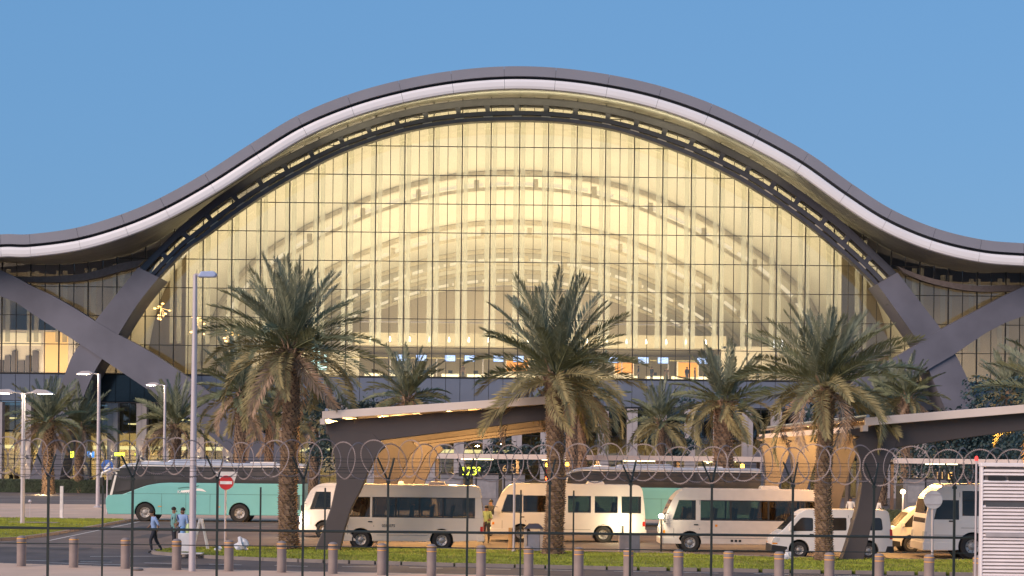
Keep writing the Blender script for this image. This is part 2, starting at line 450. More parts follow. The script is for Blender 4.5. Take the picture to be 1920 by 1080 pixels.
# arch truss
ao_px = [(238,530),(267,496),(333,430),(367,400),(417,363),(483,320),(547,286),(640,243),(750,208),(850,190),(957,183.5),(1060,188),(1165,205),(1280,238),(1347,268),(1413,301),(1467,334),(1523,373),(1580,416),(1632,464),(1677,507),(1702,540)]
ai_px = [(270,553),(300,519),(345,472),(383,445),(437,405),(490,369),(547,335),(640,287),(750,250),(850,232),(957,226.5),(1060,230),(1165,247),(1280,287),(1350,319),(1403,348),(1460,384),(1513,421),(1565,464),(1602,496),(1642,537),(1665,572)]
NA = 240
AO = resample(cpx(ao_px, YA, 8), NA); AI = resample(cpx(ai_px, YA, 8), NA)
def band(t0, t1): return [a.lerp(b_, t0) for a, b_ in zip(AO, AI)], [a.lerp(b_, t1) for a, b_ in zip(AO, AI)]
arch = thing('arch_truss', None, None, parent=term)
def chord(t0, t1, y0, y1, nm):
    b = MB(); bandprism(b, *band(t0, t1), y0, y1); b.build(nm, M_steel, arch, world=True, bevel=.04)
chord(.0, .30, YA, YA+1.6, 'upper_chord'); chord(.56, .76, YA, YA+1.3, 'lower_chord'); chord(.83, 1.0, YA-.2, YA+1.0, 'edge_tube')
chord(.06, .09, YA-.06, YA-.01, 'chord_flange'); chord(.33, .36, YA+.5, YA+1.0, 'cable_tray')
for k in range(29):
    i = int((k+.5)/29*(NA-1)); p, q = AO[i].lerp(AI[i], .28), AO[i].lerp(AI[i], .58)
    t = (AO[i+1]-AO[i-1]).normalized() if 0 < i < NA-1 else Vector((1,0)); h = t*.24
    b = MB(); b.prism([tuple(p-h*1.5), tuple(p+h*1.5), tuple(p.lerp(q,.35)+h), tuple(q+h), tuple(q-h), tuple(p.lerp(q,.35)-h)], YA+.1, YA+.9); b.build('web_post', M_steel, arch, world=True)
    p, q = AO[i].lerp(AI[i], .74), AO[i].lerp(AI[i], .86)
    b = MB(); b.prism([tuple(p-h*2), tuple(p+h*2), tuple(q+h*2), tuple(q-h*2)], YA+.1, YA+.7); b.build('splice_plate', M_rib, arch, world=True)

# crossing clad struts left and right
def strut(name, Lpx, Rpx, y0, y1, parent, m=M_clad):
    Lc, Rc = crom([XZ(x, y, y0) for x, y in Lpx], 4), crom([XZ(x, y, y0) for x, y in Rpx], 4)
    n = 24; Lc, Rc = resample(Lc, n), resample(Rc, n)
    b = MB(); bandprism(b, Lc, Rc, y0, y1); return b.build(name, m, parent, world=True)
sl = thing('crossed_struts', None, None, parent=term)
strut('main_strut', [(-260,400),(0,506),(57,535),(110,560),(175,600),(222,628),(275,655),(355,709),(440,770),(526,840),(600,905)], [(-280,470),(0,555),(50,582),(105,617),(150,645),(190,672),(245,709),(320,760),(400,822),(470,880),(520,925)], 188.2, 189.9, sl)
strut('upper_arm', [(259,501),(222,547),(170,612)], [(298,520),(258,570),(214,640)], 188.32, 193.3, sl)
strut('lower_leg', [(170,612),(150,646),(135,668),(118,712),(98,770),(70,850),(45,930)], [(214,640),(192,672),(177,697),(160,735),(140,790),(120,860),(105,930)], 188.5, 193.2, sl)
sr = thing('crossed_struts', None, None, parent=term)
strut('main_strut', [(2200,420),(1920,537),(1845,575),(1765,617),(1722,645),(1612,709),(1500,785),(1420,850),(1340,920)], [(2220,480),(1920,592),(1862,616),(1790,664),(1750,687),(1690,725),(1590,800),(1500,870),(1440,930)], 188.2, 189.9, sr)
strut('upper_arm', [(1645,533),(1690,595),(1732,655)], [(1683,511),(1722,562),(1775,630)], 188.32, 193.3, sr)
strut('lower_leg', [(1720,650),(1740,690),(1762,742),(1790,810),(1815,880),(1830,940)], [(1768,628),(1800,680),(1828,745),(1850,810),(1870,880),(1885,940)], 188.5, 193.2, sr)

# ---------------- curtain wall
PX0, PW, PH, ZF = .476, 1.504, 3.02, 12.23
wall_g = thing('curtain_wall', None, None, parent=term)
cells = []
pm = MB(); pm.box(-PW/2+.03, PW/2-.03, -.012, .012, -PH/2+.03, PH/2-.03); pane_me = pm.mesh('pane', M_pane)
rest = MB(); full = []
for i in range(-42, 42):
    xc = PX0 + PW*(i+.5)
    for j in range(10):
        z0, z1 = ZF+PH*j, ZF+PH*(j+1)
        s_ = [soffit_z(xc+dx) for dx in (-.72,-.36,0,.36,.72)]
        if min(s_) >= z1: full.append((abs(xc)*1.0, xc, z0))
        elif max(s_) > z0+.05:
            xs = [xc+dx for dx in (-.72,-.36,0,.36,.72)]; zt = [min(z1-.03, max(z0+.04, z)) for z in s_]
            poly = [(xs[0], z0+.03), (xs[-1], z0+.03)] + [(xs[k], zt[k]) for k in range(4,-1,-1)]
            rest.prism(poly, YG-.012, YG+.012)
full.sort()
rp = random.Random(11)
for k, (_, xc, z0) in enumerate(full):
    if k < 300:
        inst('pane', pane_me, wall_g, (xc, 0, z0+PH/2), (rp.gauss(0,.0015), 0, rp.gauss(0,.0018)))
    else: rest.box(xc-PW/2+.03, xc+PW/2-.03, YG-.012, YG+.012, z0+.03, z0+PH-.03)
o = rest.build('pane_field', M_pane, wall_g, world=True); o['kind'] = 'stuff'
for i in range(-42, 43):
    x = PX0+PW*i; thick = (i % 2 == 0); wd = .052 if thick else .029
    zt = soffit_z(x)
    b = MB(); b.box(x-wd, x+wd, YG-(.14 if thick else .08), YG+.10, ZF+.02, zt); b.build('mullion', M_mull, wall_g, world=True)
for j in range(11):
    z = ZF+PH*j
    if j == 0: xs = (-63, 63)
    else:
        ok = [x/4 for x in range(-252, 253) if soffit_z(x/4) > z+.1]
        if not ok: continue
        runs = []; s0 = ok[0]; pr = ok[0]
        for x in ok[1:]+[999]:
            if x-pr > .3: runs.append((s0, pr)); s0 = x
            pr = x
        for r0, r1 in runs:
            b = MB(); b.box(r0, r1, YG-.06, YG+.08, z-.037, z+.037); b.build('transom', M_mull, wall_g, world=True)
        continue
    b = MB(); b.box(xs[0], xs[1], YG-.16, YG+.16, z-.1, z+.018); b.build('transom', M_mull, wall_g, world=True)
# wing beams curving under the soffit
for tp, bp in (([(-200,498),(0,513),(32,518),(112,517),(170,510),(225,494),(272,486)], [(-200,510),(0,525),(60,529),(112,529),(162,525),(215,512),(258,500)]),
               ([(1683,499),(1730,517),(1785,530),(1840,536),(1920,535),(2150,550)], [(1695,512),(1735,528),(1790,541),(1840,547),(1920,547),(2150,562)])):
    A_ = resample(cpx(tp, 192.6, 4), 40); B_ = resample(cpx(bp, 192.6, 4), 40)
    b = MB(); bandprism(b, A_, B_, 192.6, 193.6); b.build('wing_beam', M_beamw, term, world=True)
# spandrel zone and lower storeys
lower = thing('lower_facade', None, None, parent=term)
ZS = ZF-PH
sp = MB(); sp.box(-PW/2+.025, PW/2-.025, -.06, .06, -PH/2+.12, PH/2-.12); sp_me = sp.mesh('spandrel_panel', M_spand)
sp_dk = sp.mesh('spandrel_panel', mat('dark_glass_panel', (.02,.035,.045), .12, spec=.6))
for i in range(-38, 38): inst('spandrel_panel', sp_dk if -43.5 < PX0+PW*(i+.5) < -34 else sp_me, lower, (PX0+PW*(i+.5), 0, ZF-PH/2-.05))
b = MB(); b.box(-62, 62, YG+.07, YG+.3, ZS, ZF-.12); b.build('spandrel_core', M_recess, lower, world=True)
cl = MB(); cl.box(-.53, -.02, -.55, .55, 0, ZS-.15); cl.box(.02, .53, -.55, .55, 0, ZS-.15); cl.box(-.5,.5,-.5,.5,0,ZS-.2); cl_me = cl.mesh('column', M_col)
for i in range(-20, 20): inst('column', cl_me, lower, (PX0+PW*2*i, -.9, 0))
lg = MB(); lg.box(-PW/2+.03, PW/2-.03, -.012, .012, -PH/2+.04, PH/2-.04); lg_me = lg.mesh('lower_pane', M_lowg)
for i in range(-36, 36):
    for j in range(3): inst('lower_pane', lg_me, lower, (PX0+PW*(i+.5), 0, PH*(j+.5)+.1))
for z in (.1, PH+.1, 2*PH+.1, 3*PH+.06):
    b = MB(); b.box(-62, 62, YG-.07, YG+.07, z-.04, z+.04); b.build('transom', M_mull, lower, world=True)
for i in range(-36, 37):
    b = MB(); b.box(PX0+PW*i-.035, PX0+PW*i+.035, YG-.08, YG+.06, .1, ZS); b.build('mullion', M_mull, lower, world=True)

# ---------------- interior of the hall
hall = thing('hall_interior', None, None, parent=term)
b = MB(); b.box(-64, 64, YG+.4, 330, ZF-.9, ZF-.05); b.build('hall_floor', M_floor, hall, world=True)
YE = 300.0
frA = [(240,700),(245,640),(262,560),(290,500)] + [(x, y+6) for x, y in ao_px[2:-3]] + [(1655,500),(1685,560),(1706,640),(1712,705)]
frA = [XZ(x, y, YG+2) for x, y in frA]
fr = resample(crom(frA, 8), 121)
en_px = [(600,640),(608,632),(680,590),(770,560),(860,542),(957,536),(1060,543),(1150,565),(1240,598),(1310,632),(1322,640)]
en = resample(crom([XZ(x, y, YE) for x, y in en_px], 8), 121)
def vault(t, k): return Vector((fr[k].x*(1-t)+en[k].x*t, YG+2+(YE-YG-2)*t, fr[k].y*(1-t)+en[k].y*t))
NT = 24
for band_i in range(8):
    b = MB()
    for a in range(4):
        t = (band_i+a/3)/8
        for k in range(121): b.v.append(vault(t, k))
    for a in range(3):
        for k in range(120):
            o = a*121+k; b.f.append((o, o+121, o+122, o+1)); b.mi.append(0)
    # thickness
    n0 = len(b.v)
    for v in list(b.v): b.v.append(v+Vector((0,0,.3)))
    for f in list(b.f): b.f.append(tuple(i+n0 for i in f[::-1])); b.mi.append(0)
    b.build('vault_panel', M_ceil, hall, world=True)
# ribs with cove lights
for ri, t in enumerate((.28,.54,.72,.87)):
    ct = MB(); lt = MB(); up = MB()
    rr = [vault(t, k) for k in range(121)]
    def inw(k, w):
        a, q = rr[max(k-1,0)], rr[min(k+1,120)]; tt = (q-a).normalized(); return rr[k] + Vector((tt.z, 0, -tt.x))*w
    c0 = [(inw(k,.05).x, inw(k,.05).z) for k in range(121)]; c1 = [(inw(k,.6).x, inw(k,.6).z) for k in range(121)]
    y = rr[60].y
    c2 = [(inw(k,2.0).x, inw(k,2.0).z) for k in range(121)]; c3 = [(inw(k,2.4).x, inw(k,2.4).z) for k in range(121)]
    b = MB(); bandprism(b, c0, c1, y, y+1.2); b.build('rib_upper_chord', M_rib, hall, world=True)
    b = MB(); bandprism(b, c2, c3, y, y+.8); b.build('rib_lower_chord', M_rib, hall, world=True)
    b = MB()
    for k in range(9, 112, 4):
        ca = [(inw(j,1.4).x, inw(j,1.4).z) for j in (k-1, k, k+1, k+2)]; cb = [(inw(j,1.8).x, inw(j,1.8).z) for j in (k-1, k, k+1, k+2)]
        bandprism(b, ca, cb, y+.3, y+.5)
    b.build('cove_light', M_cove, hall, world=True)
    b = MB()
    for k in range(9, 115, 9):
        b.box(inw(k,1.5).x-.3, inw(k,1.5).x+.3, y+.1, y+.7, inw(k,2.1).z, inw(k,1.0).z)
    b.build('rib_web', M_rib, hall, world=True)
# end wall
b = MB(); poly = [(v.x, v.y) for v in en] + [(en[-1].x, ZF), (en[0].x, ZF)]
b.prism(poly, YE+.2, YE+.7); b.build('end_wall', M_endw, hall, world=True)
# side walls below the vault and wing walls
b = MB()
for side in (0, 120):
    a, q = vault(0, side), vault(1, side); sx = -1 if side == 0 else 1
    b.add([(a.x, a.y, ZF), (q.x, q.y, ZF), (q.x, q.y, q.z), (a.x, a.y, a.z), (a.x+sx*.3, a.y, ZF), (q.x+sx*.3, q.y, ZF), (q.x+sx*.3, q.y, q.z), (a.x+sx*.3, a.y, a.z)],
          [(0,1,2,3),(7,6,5,4),(0,4,5,1),(3,2,6,7)])
b.build('side_wall', M_cream, hall, world=True)
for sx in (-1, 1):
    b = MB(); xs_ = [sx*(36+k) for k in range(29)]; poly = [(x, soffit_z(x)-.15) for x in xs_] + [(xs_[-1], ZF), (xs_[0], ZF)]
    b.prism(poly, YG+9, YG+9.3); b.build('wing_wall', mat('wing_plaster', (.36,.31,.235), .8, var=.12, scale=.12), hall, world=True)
# translucent fins behind every second mullion
fm = bpy.data.materials.new('frosted_fin'); fm.use_nodes = True; n = fm.node_tree; n.nodes.clear()
o = n.nodes.new('ShaderNodeOutputMaterial'); mx = n.nodes.new('ShaderNodeMixShader'); mx.inputs[0].default_value = .36
t = n.nodes.new('ShaderNodeBsdfTransparent'); t.inputs[0].default_value = (.96,.97,.92,1)
m2 = n.nodes.new('ShaderNodeMixShader'); m2.inputs[0].default_value = .8
df = n.nodes.new('ShaderNodeBsdfDiffuse'); df.inputs[0].default_value = (.95,.95,.95,1)
tl = n.nodes.new('ShaderNodeBsdfTranslucent'); tl.inputs[0].default_value = (.97,.97,.97,1)
n.links.new(df.outputs[0], m2.inputs[1]); n.links.new(tl.outputs[0], m2.inputs[2])
n.links.new(t.outputs[0], mx.inputs[1]); n.links.new(m2.outputs[0], mx.inputs[2]); n.links.new(mx.outputs[0], o.inputs[0])
for i in range(-20, 20):
    x = PX0+PW*2*i; zt = soffit_z(x)-.6
    if 38 < abs(x) < 40: continue
    b = MB(); b.box(x-.62, x-.12, YG+.9, YG+.93, 15.5, zt); b.box(x+.12, x+.62, YG+.9, YG+.93, 15.5, zt); b.build('glass_fin', fm, hall, world=True)
# check-in hall under the mezzanine
b = MB(); x0, x1 = P(665,640,215).x, P(1362,640,215).x
b.box(x0, x1, 215, 298, 16.75, 18.2); b.build('mezzanine', M_cream, hall, world=True)
b = MB(); b.box(-37, 36, 232, 232.3, ZF, 16.7); b.build('check_in_wall', M_cream, hall, world=True)
b = MB(); b.box(-33, x0+.6, 215, 215.3, ZF, 16); b.box(x1-.6, 35, 215, 215.3, ZF, 17); b.build('partition', M_endw, hall, world=True)
WARM = (1.0, .87, .57)
area('hall_light', (0, 206, 12.6), (R(180),0,0), 60, 15, 16500, WARM)
area('hall_light', (0, 245, 18.6), (R(180),0,0), 46, 44, 18500, WARM)
area('hall_light', (0, 285, 18.6), (R(140),0,0), 40, 12, 6500, WARM)
area('hall_light', (0, 222, 16.6), (0,0,0), 36, 12, 2400, (1,.86,.6))
for sx in (-1, 1): area('wing_light', (sx*50, 197, 12.7), (R(128),0,0), 20, 3, 1500, (1,.82,.58))
for x in (-24, -16, -8, 0, 8, 16, 24):
    sl_ = math.atan2(soffit_z(x+1)-soffit_z(x-1), 2); area('soffit_fill', (x, 187.9, soffit_z(x)-2.3), (R(180),-sl_,0), 7.9, 1.6, 380 if abs(x) < 20 else 150, (1,.84,.5))  # added unseen lamps standing in for hall light spilling onto the soffit
# ground-floor interior
b = MB(); b.box(-62, 62, 203, 203.3, 0, 9.0); b.build('lobby_wall', M_cream, hall, world=True)
b = MB(); b.box(-62, 62, YG+.4, 203, 6.0, 6.2); b.build('lobby_ceiling', M_rib, hall, world=True)
for sx, p_ in ((-46, 4200), (-20, 2200), (20, 1500), (46, 2000)): area('lobby_light', (sx, 199, 5.9), (0,0,0), 22, 3, p_, (1,.70,.34))
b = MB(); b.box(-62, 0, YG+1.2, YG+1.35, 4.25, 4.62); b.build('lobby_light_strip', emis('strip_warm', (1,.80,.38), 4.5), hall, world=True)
b = MB(); b.box(-62, -26, YG+3.2, YG+3.35, 4.9, 5.95); b.build('ceiling_glow', emis('ceiling_glow_warm', (1,.66,.26), 1.4), hall, world=True)  # glowing band put in for the lit lobby ceiling, no lamp itself
for k in range(14):
    x = -58+k*4.2+(k%3)*.4; b = MB(); b.box(x, x+1.1+(k%2), YG+2.4, YG+2.5, 6.9+(k%2)*.5, 7.05+(k%2)*.5); b.build('ceiling_lamp', MATS['strip_warm'], hall, world=True)
# ------------------------------------------------------------------ palms
M_fr = [mat('frond_green', (.165,.175,.085), .6, var=.3, scale=1.5, spec=.4), mat('frond_greygreen', (.20,.215,.135), .55, var=.25, scale=1.5, spec=.4),
        mat('frond_olive', (.29,.24,.11), .65, var=.3, scale=1.5, spec=.3), mat('frond_dry', (.36,.245,.16), .75, var=.3, scale=1.5, spec=.2)]
M_bark = mat('palm_bark', (.15,.10,.07), .9, var=.35, scale=5, bump=.5, bscale=30)
M_barkd = mat('palm_boot', (.34,.23,.15), .85, var=.3, scale=6)
def frond_mesh(L, droop, mi, seed, pairs=56, coarse=1.0):
    rnd = random.Random(seed); b = MB(); pts = []; x = z = 0.0; n = 18; ang = 0
    for i in range(n+1):
        pts.append(Vector((x, 0, z))); t = (i+.5)/n; ang = -droop*(t**1.6)
        x += math.cos(ang)*L/n; z += math.sin(ang)*L/n
    b.tube(pts, [max(.008, .04*(1-i/n)) for i in range(n+1)], 4, caps=False)
    for k in range(pairs):
        t = .10+.90*(k+.5)/pairs; f = t*n; i = min(n-1, int(f)); p = pts[i].lerp(pts[i+1], f-i)
        tan = (pts[i+1]-pts[i]).normalized(); up = Vector((-tan.z, 0, tan.x))
        l = .68*(math.sin(math.pi*min(1, t*.78+.16))**.6)*rnd.uniform(.85, 1.12)*(L/3.6)
        fw = .9+.9*t
        for sd_ in (-1, 1):
            d = (tan*fw*rnd.uniform(.8,1.2) + Vector((0, sd_, 0)) + up*rnd.uniform(.15,.75)).normalized()
            w_ = tan.cross(d).cross(d).normalized()*.022*coarse
            tip = p+d*l-Vector((0,0,.10*l*rnd.uniform(.3,1.5))); mid = p+d*l*.45
            b.add([p, mid+w_, tip, mid-w_], [(0,1,2,3)])
    return b.mesh('frond', M_fr[mi])
FR = {}
def frset(key, L, pairs, coarse):
    FR[key] = [[frond_mesh(L*q, dr, mi, s_+int(dr*10), pairs, coarse) for s_, q in ((1,1),(2,.93))] for dr, mi in ((.18,1),(.32,1),(.5,0),(.85,0),(1.2,2),(1.45,2),(1.4,3))]
frset('near', 3.7, 64, 1.0); frset('far', 3.5, 34, 2.0)
def trunk_mesh(h, r, seed, rows, per=11):
    rnd = random.Random(seed); b = MB()
    n = 14; pts = [Vector((.05*math.sin(i*.5+seed), .05*math.cos(i*.4), h*i/n)) for i in range(n+1)]
    rad = [r*(1.18 if i == 0 else 1.0-.16*i/n) for i in range(n+1)]
    rad[-1] = r*1.05; rad[-2] = r*.98
    b.tube(pts, rad, 14)
    b.cur = 1
    for a in range(rows):
        f = (a+.5)/rows*n; i = min(n-1, int(f)); c = pts[i].lerp(pts[i+1], f-i); rr = rad[i]*(1-(f-i))+rad[i+1]*(f-i)
        for k in range(per):
            th = 2*math.pi*(k+(a % 2)*.5)/per + a*.11 + rnd.uniform(-.12,.12); hh = h/rows*rnd.uniform(1.1,1.6)
            o = Vector((math.cos(th), math.sin(th), 0)); t = Vector((-math.sin(th), math.cos(th), 0)); w_ = 2*math.pi*rr/per*.52
            outw = rr*.24*rnd.uniform(.6,1.5)
            p0 = c+o*rr*.97; b.add([p0-t*w_-Vector((0,0,hh*.35)), p0+t*w_-Vector((0,0,hh*.35)), p0+o*outw+t*w_*.7+Vector((0,0,hh*.35)), p0+o*outw-t*w_*.7+Vector((0,0,hh*.35)), p0+Vector((0,0,hh*.5))],
                  [(0,1,2,3),(3,2,4),(0,3,4),(1,4,2)])
    return b.mesh('trunk', [M_bark, M_barkd])
def palm(label, x, y, h, key, n, r=.36, rows=60, scale=1.0, seed=1, group=None, top=1.0, low=-.75):
    rnd = random.Random(seed); t = thing('date_palm', label, 'palm tree', (x, y, .1 if y < 80 else 0), group=group)
    inst('trunk', trunk_mesh(h, r, seed, rows), t)
    # crown heart
    b = MB()
    for k in range(26):
        a = rnd.uniform(0, 6.28); e = rnd.uniform(.2, 1.2); o = Vector((math.cos(a)*math.cos(e), math.sin(a)*math.cos(e), math.sin(e)))
        p = Vector((0,0,h-.35+rnd.uniform(-.6,.3))); b.tube([p+Vector((o.x*r*.8,o.y*r*.8,0)), p+o*rnd.uniform(.6,1.1)], [.07,.03], 5)
    b.build('leaf_base', M_barkd, t)
    for k in range(n):
        u_ = (k+.5)/n; el = R(86) - (R(86)-low)*(u_**.92) + rnd.uniform(-.12,.12); az_ = k*2.39996+rnd.uniform(-.25,.25)
        q = (R(86)-el)/(R(86)-low); idx = min(5, int(q*6.2))
        if q > .86 and rnd.random() < .35: idx = 6
        elif idx and rnd.random() < .3: idx -= 1
        me = FR[key][idx][k % 2]; s_ = scale*rnd.uniform(.88,1.08)*(1-(1-top)*max(0, 1-q/.45))
        zz = h-.1+.35*math.sin(el)
        m = Matrix.Translation((math.cos(az_)*r*.5, math.sin(az_)*r*.5, zz)) @ Matrix.Rotation(az_, 4, 'Z') @ Matrix.Rotation(-el, 4, 'Y') @ Matrix.Rotation(rnd.uniform(-.9,.9), 4, 'X') @ Matrix.Scale(s_, 4)
        o = bpy.data.objects.new('frond', me); COL.objects.link(o); o.parent = t; o.matrix_local = m
    return t
def gp(px, d): return G(px, d)
p = gp(545, 75.3); palm('tall date palm left of the sloping shelter, its trunk before the teal coach tail', p.x, p.y, 8.15, 'near', 68, seed=3, rows=88, top=.98, low=-.5, group='large date palms on the grass strip')
p = gp(1043, 73.6); palm('tall date palm in the middle, its trunk before the white bus with framed windows', p.x, p.y, 7.15, 'near', 64, seed=5, rows=84, top=1.04, low=-.42, group='large date palms on the grass strip')
p = gp(1548, 71.2); palm('tall date palm at the right, its trunk in front of the white van', p.x, p.y, 6.7, 'near', 60, r=.31, seed=8, rows=80, top=.70, low=-.4, group='large date palms on the grass strip')
BP = 'smaller date palms behind the buses'
for i, (px, d, cy, rr, n, lab) in enumerate([
    (452, 118, 735, .36, 46, 'background date palm rising behind the teal coach tail, left of the tall palm'),
    (505, 126, 780, .30, 34, 'low background date palm tucked under the left fronds of the tall palm'),
    (765, 130, 745, .34, 44, 'background date palm whose crown pokes up above the left shelter roof'),
    (1072, 120, 735, .38, 36, 'background date palm right behind the trunk of the middle tall palm'),
    (1090, 124, 765, .36, 32, 'background date palm with its trunk beside the middle tall palm, lower crown'),
    (1358, 118, 752, .62, 50, 'thick trunked background date palm between the middle and right tall palms'),
    (91, 172, 788, .52, 44, 'background date palm with a brightly lit trunk at the hedge, behind the double street lamp'),
    (150, 178, 800, .40, 34, 'dim background date palm by the terminal wall, left of the single-arm lamp'),
    (330, 160, 795, .45, 42, 'background date palm behind the coach roof, left of the tall white lamp post'),
    (590, 165, 790, .40, 34, 'distant date palm in the shade behind the left shelter'),
    (1700, 150, 745, .42, 44, 'background date palm between the right tall palm and the right crossed struts'),
    (1655, 160, 760, .42, 36, 'background date palm just right of the right tall palm crown'),
    (1895, 165, 735, .42, 40, 'background date palm among dark trees at the far right edge'),
    (1240, 172, 790, .4, 34, 'distant date palm before the pale columns right of centre')]):
    c = P(px, cy, d); gpt = G(px, d)
    palm(lab, c.x, d, max(3.2, c.z-.0), 'far', n, r=rr, rows=40, scale=(1.15 if d > 150 else 1.0), seed=20+i, group=BP, low=-.6)
# frond tips reaching in from a palm outside the right edge
palm('date palm at the right edge showing only drooping frond tips', 22.6, 76, 6.6, 'near', 40, seed=44, group='large date palms on the grass strip')

# ------------------------------------------------------------------ broadleaf trees, shrubs, hedge
M_leafd = mat('dark_leaf', (.030,.055,.050), .6, var=.4, scale=.8)
M_leafb = mat('blue_leaf', (.035,.070,.070), .5, var=.4, scale=.8)
M_hedge = mat('hedge_leaf', (.045,.062,.032), .7, var=.35, scale=1.5)
M_wood = mat('wood', (.12,.09,.07), .9)
def leafcloud(b, c, rad, n, size, rnd):
    for _ in range(n):
        while True:
            q = Vector((rnd.uniform(-1,1), rnd.uniform(-1,1), rnd.uniform(-1,1)))
            if .25 < q.length < 1: break
        p = Vector(c)+Vector((q.x*rad[0], q.y*rad[1], q.z*rad[2]))
        a = Vector((rnd.gauss(0,1), rnd.gauss(0,1), rnd.gauss(0,1))).normalized(); t = a.orthogonal().normalized(); s_ = size*rnd.uniform(.6,1.3); u2 = a.cross(t)
        b.add([p-t*s_, p-u2*s_*.5, p+t*s_, p+u2*s_*.5], [(0,1,2,3)])
def tree(label, px, d, top, w_, blobs, m, seed, cat='tree', name='leafy_tree'):
    rnd = random.Random(seed); g0 = G(px, d); zt = P(px, top, d).z; t = thing(name, label, cat, (g0.x, d, 0), group='dark leafy trees near the terminal')
    b = MB(); b.tube([(0,0,0),(.1,0,zt*.3),(-.05,.1,zt*.6)], [.25,.18,.08], 8)
    for k in range(6):
        a = rnd.uniform(0,6.28); b.tube([(0,0,zt*.35),(math.cos(a)*w_*.3, math.sin(a)*w_*.3, zt*.65)], [.1,.03], 5)
    b.build('trunk', M_wood, t)
    b = MB()
    for k in range(blobs):
        a = rnd.uniform(0,6.28); rr = w_*.5*math.sqrt(rnd.random()); z = rnd.uniform(.35,.86)*zt
        s_ = w_*rnd.uniform(.14,.24); z = min(z, zt-s_*.9)
        leafcloud(b, (math.cos(a)*rr, math.sin(a)*rr*.7, z), (s_*1.2, s_, s_*.8), 190, .17, rnd)
    b.build('crown', m, t)
tree('dark bluish leafy tree, the tallest at the right behind the shelter roof', 1875, 160, 690, 8, 26, M_leafb, 1)
tree('dark leafy tree low beside the foot of the right struts', 1790, 158, 735, 8, 24, M_leafd, 2)
tree('dark leafy tree filling the gap under the right shelter roof at the right edge', 1860, 140, 800, 12, 26, M_leafd, 3)
tree('dark leafy tree hidden between the tall left palm and the left shelter roof', 640, 158, 712, 8, 22, M_leafd, 4)
tree('dark leafy tree behind the right tall palm trunk', 1590, 150, 735, 7, 18, M_leafd, 5)
tree('teal leafy tree in front of the lower glass right of the middle palm', 1265, 185, 725, 5, 12, M_leafb, 6)
tree('small dark leafy tree above the lit canopy in the centre', 945, 150, 815, 6, 14, M_leafd, 8)
rnd = random.Random(5)
b = MB(); b.box(-58, -37.5, 177.6, 180.0, 0, 1.1)
for _ in range(5200):
    p = Vector((rnd.uniform(-58,-37.4), rnd.choice((177.55, rnd.uniform(177.5,180))), rnd.uniform(.05,1.2)))
    if p.y > 177.7: p.z = rnd.uniform(1.08,1.25)
    a = rnd.uniform(0,6.28); b.add([p+Vector((-.09*math.cos(a),0,-.09*math.sin(a))), p+Vector((.05,.0,-.05)), p+Vector((.09*math.cos(a),-.06,.09*math.sin(a))), p+Vector((-.05,0,.05))], [(0,1,2,3)])
tag(b.build('hedge', M_hedge), 'long clipped green hedge in front of the terminal at the left', 'hedge')
b = MB(); b.box(17, 52, 118, 119.2, 0, .8)
for _ in range(4200):
    p = Vector((rnd.uniform(17,52), 117.95, rnd.uniform(.02,.9))); a = rnd.uniform(0,6.28)
    b.add([p+Vector((-.09*math.cos(a),0,-.09*math.sin(a))), p+Vector((.05,0,-.05)), p+Vector((.09*math.cos(a),-.06,.09*math.sin(a))), p+Vector((-.05,0,.05))], [(0,1,2,3)])
tag(b.build('hedge', M_hedge), 'low green hedge seen behind the yellow van at the right', 'hedge')

# ------------------------------------------------------------------ bus shelters
M_sh = mat('shelter_cladding', (.085,.068,.064), .55, .05, var=.08, scale=.8)
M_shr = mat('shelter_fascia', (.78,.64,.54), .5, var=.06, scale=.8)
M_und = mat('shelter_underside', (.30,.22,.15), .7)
M_lens = emis('sodium_lens', (1.0,.55,.18), 2.2)
SOD = (1.0,.56,.19)
def frame_parts(d, xo, parent, side, rx):
    """one leaning leg with its tapering girder; side 0 left shelter, 1 right shelter"""
    if side == 0:
        D = 75.0; leg = [(588,1039),(606,995),(622,950),(632,905),(630,865),(622,828),(614,806),(700,812),(724,838),(708,852),(692,885),(676,922),(660,952),(648,990),(637,1039)]
        gir = [(608,797),(612,826),(690,829),(1052,782),(1052,752),(640,786)]
        gir = [(612,796),(612,815),(690,829),(1052,784),(1052,757),(640,788)]
    else:
        D = 72.0; leg = [(1572,1060),(1590,1005),(1606,950),(1613,905),(1609,860),(1600,825),(1612,818),(1680,826),(1672,850),(1658,890),(1643,940),(1630,990),(1614,1060)]
        gir = [(1592,806),(1594,815),(1672,840),(1985,797),(1985,764),(1640,797)]
    lg_ = [XZ(x, y, D) for x, y in leg]; gr_ = [XZ(x, y, D) for x, y in gir]
    ox = parent.location.x; zb = min(z for x, z in lg_)
    for nm, poly, y0, y1 in (('leg', lg_, -.32, .32), ('girder', gr_, -.30, .34)):
        b = MB(); b.prism([(x+xo-ox, z) for x, z in poly], d-D+y0, d-D+y1); b.build(nm, M_sh, parent, bevel=.03)
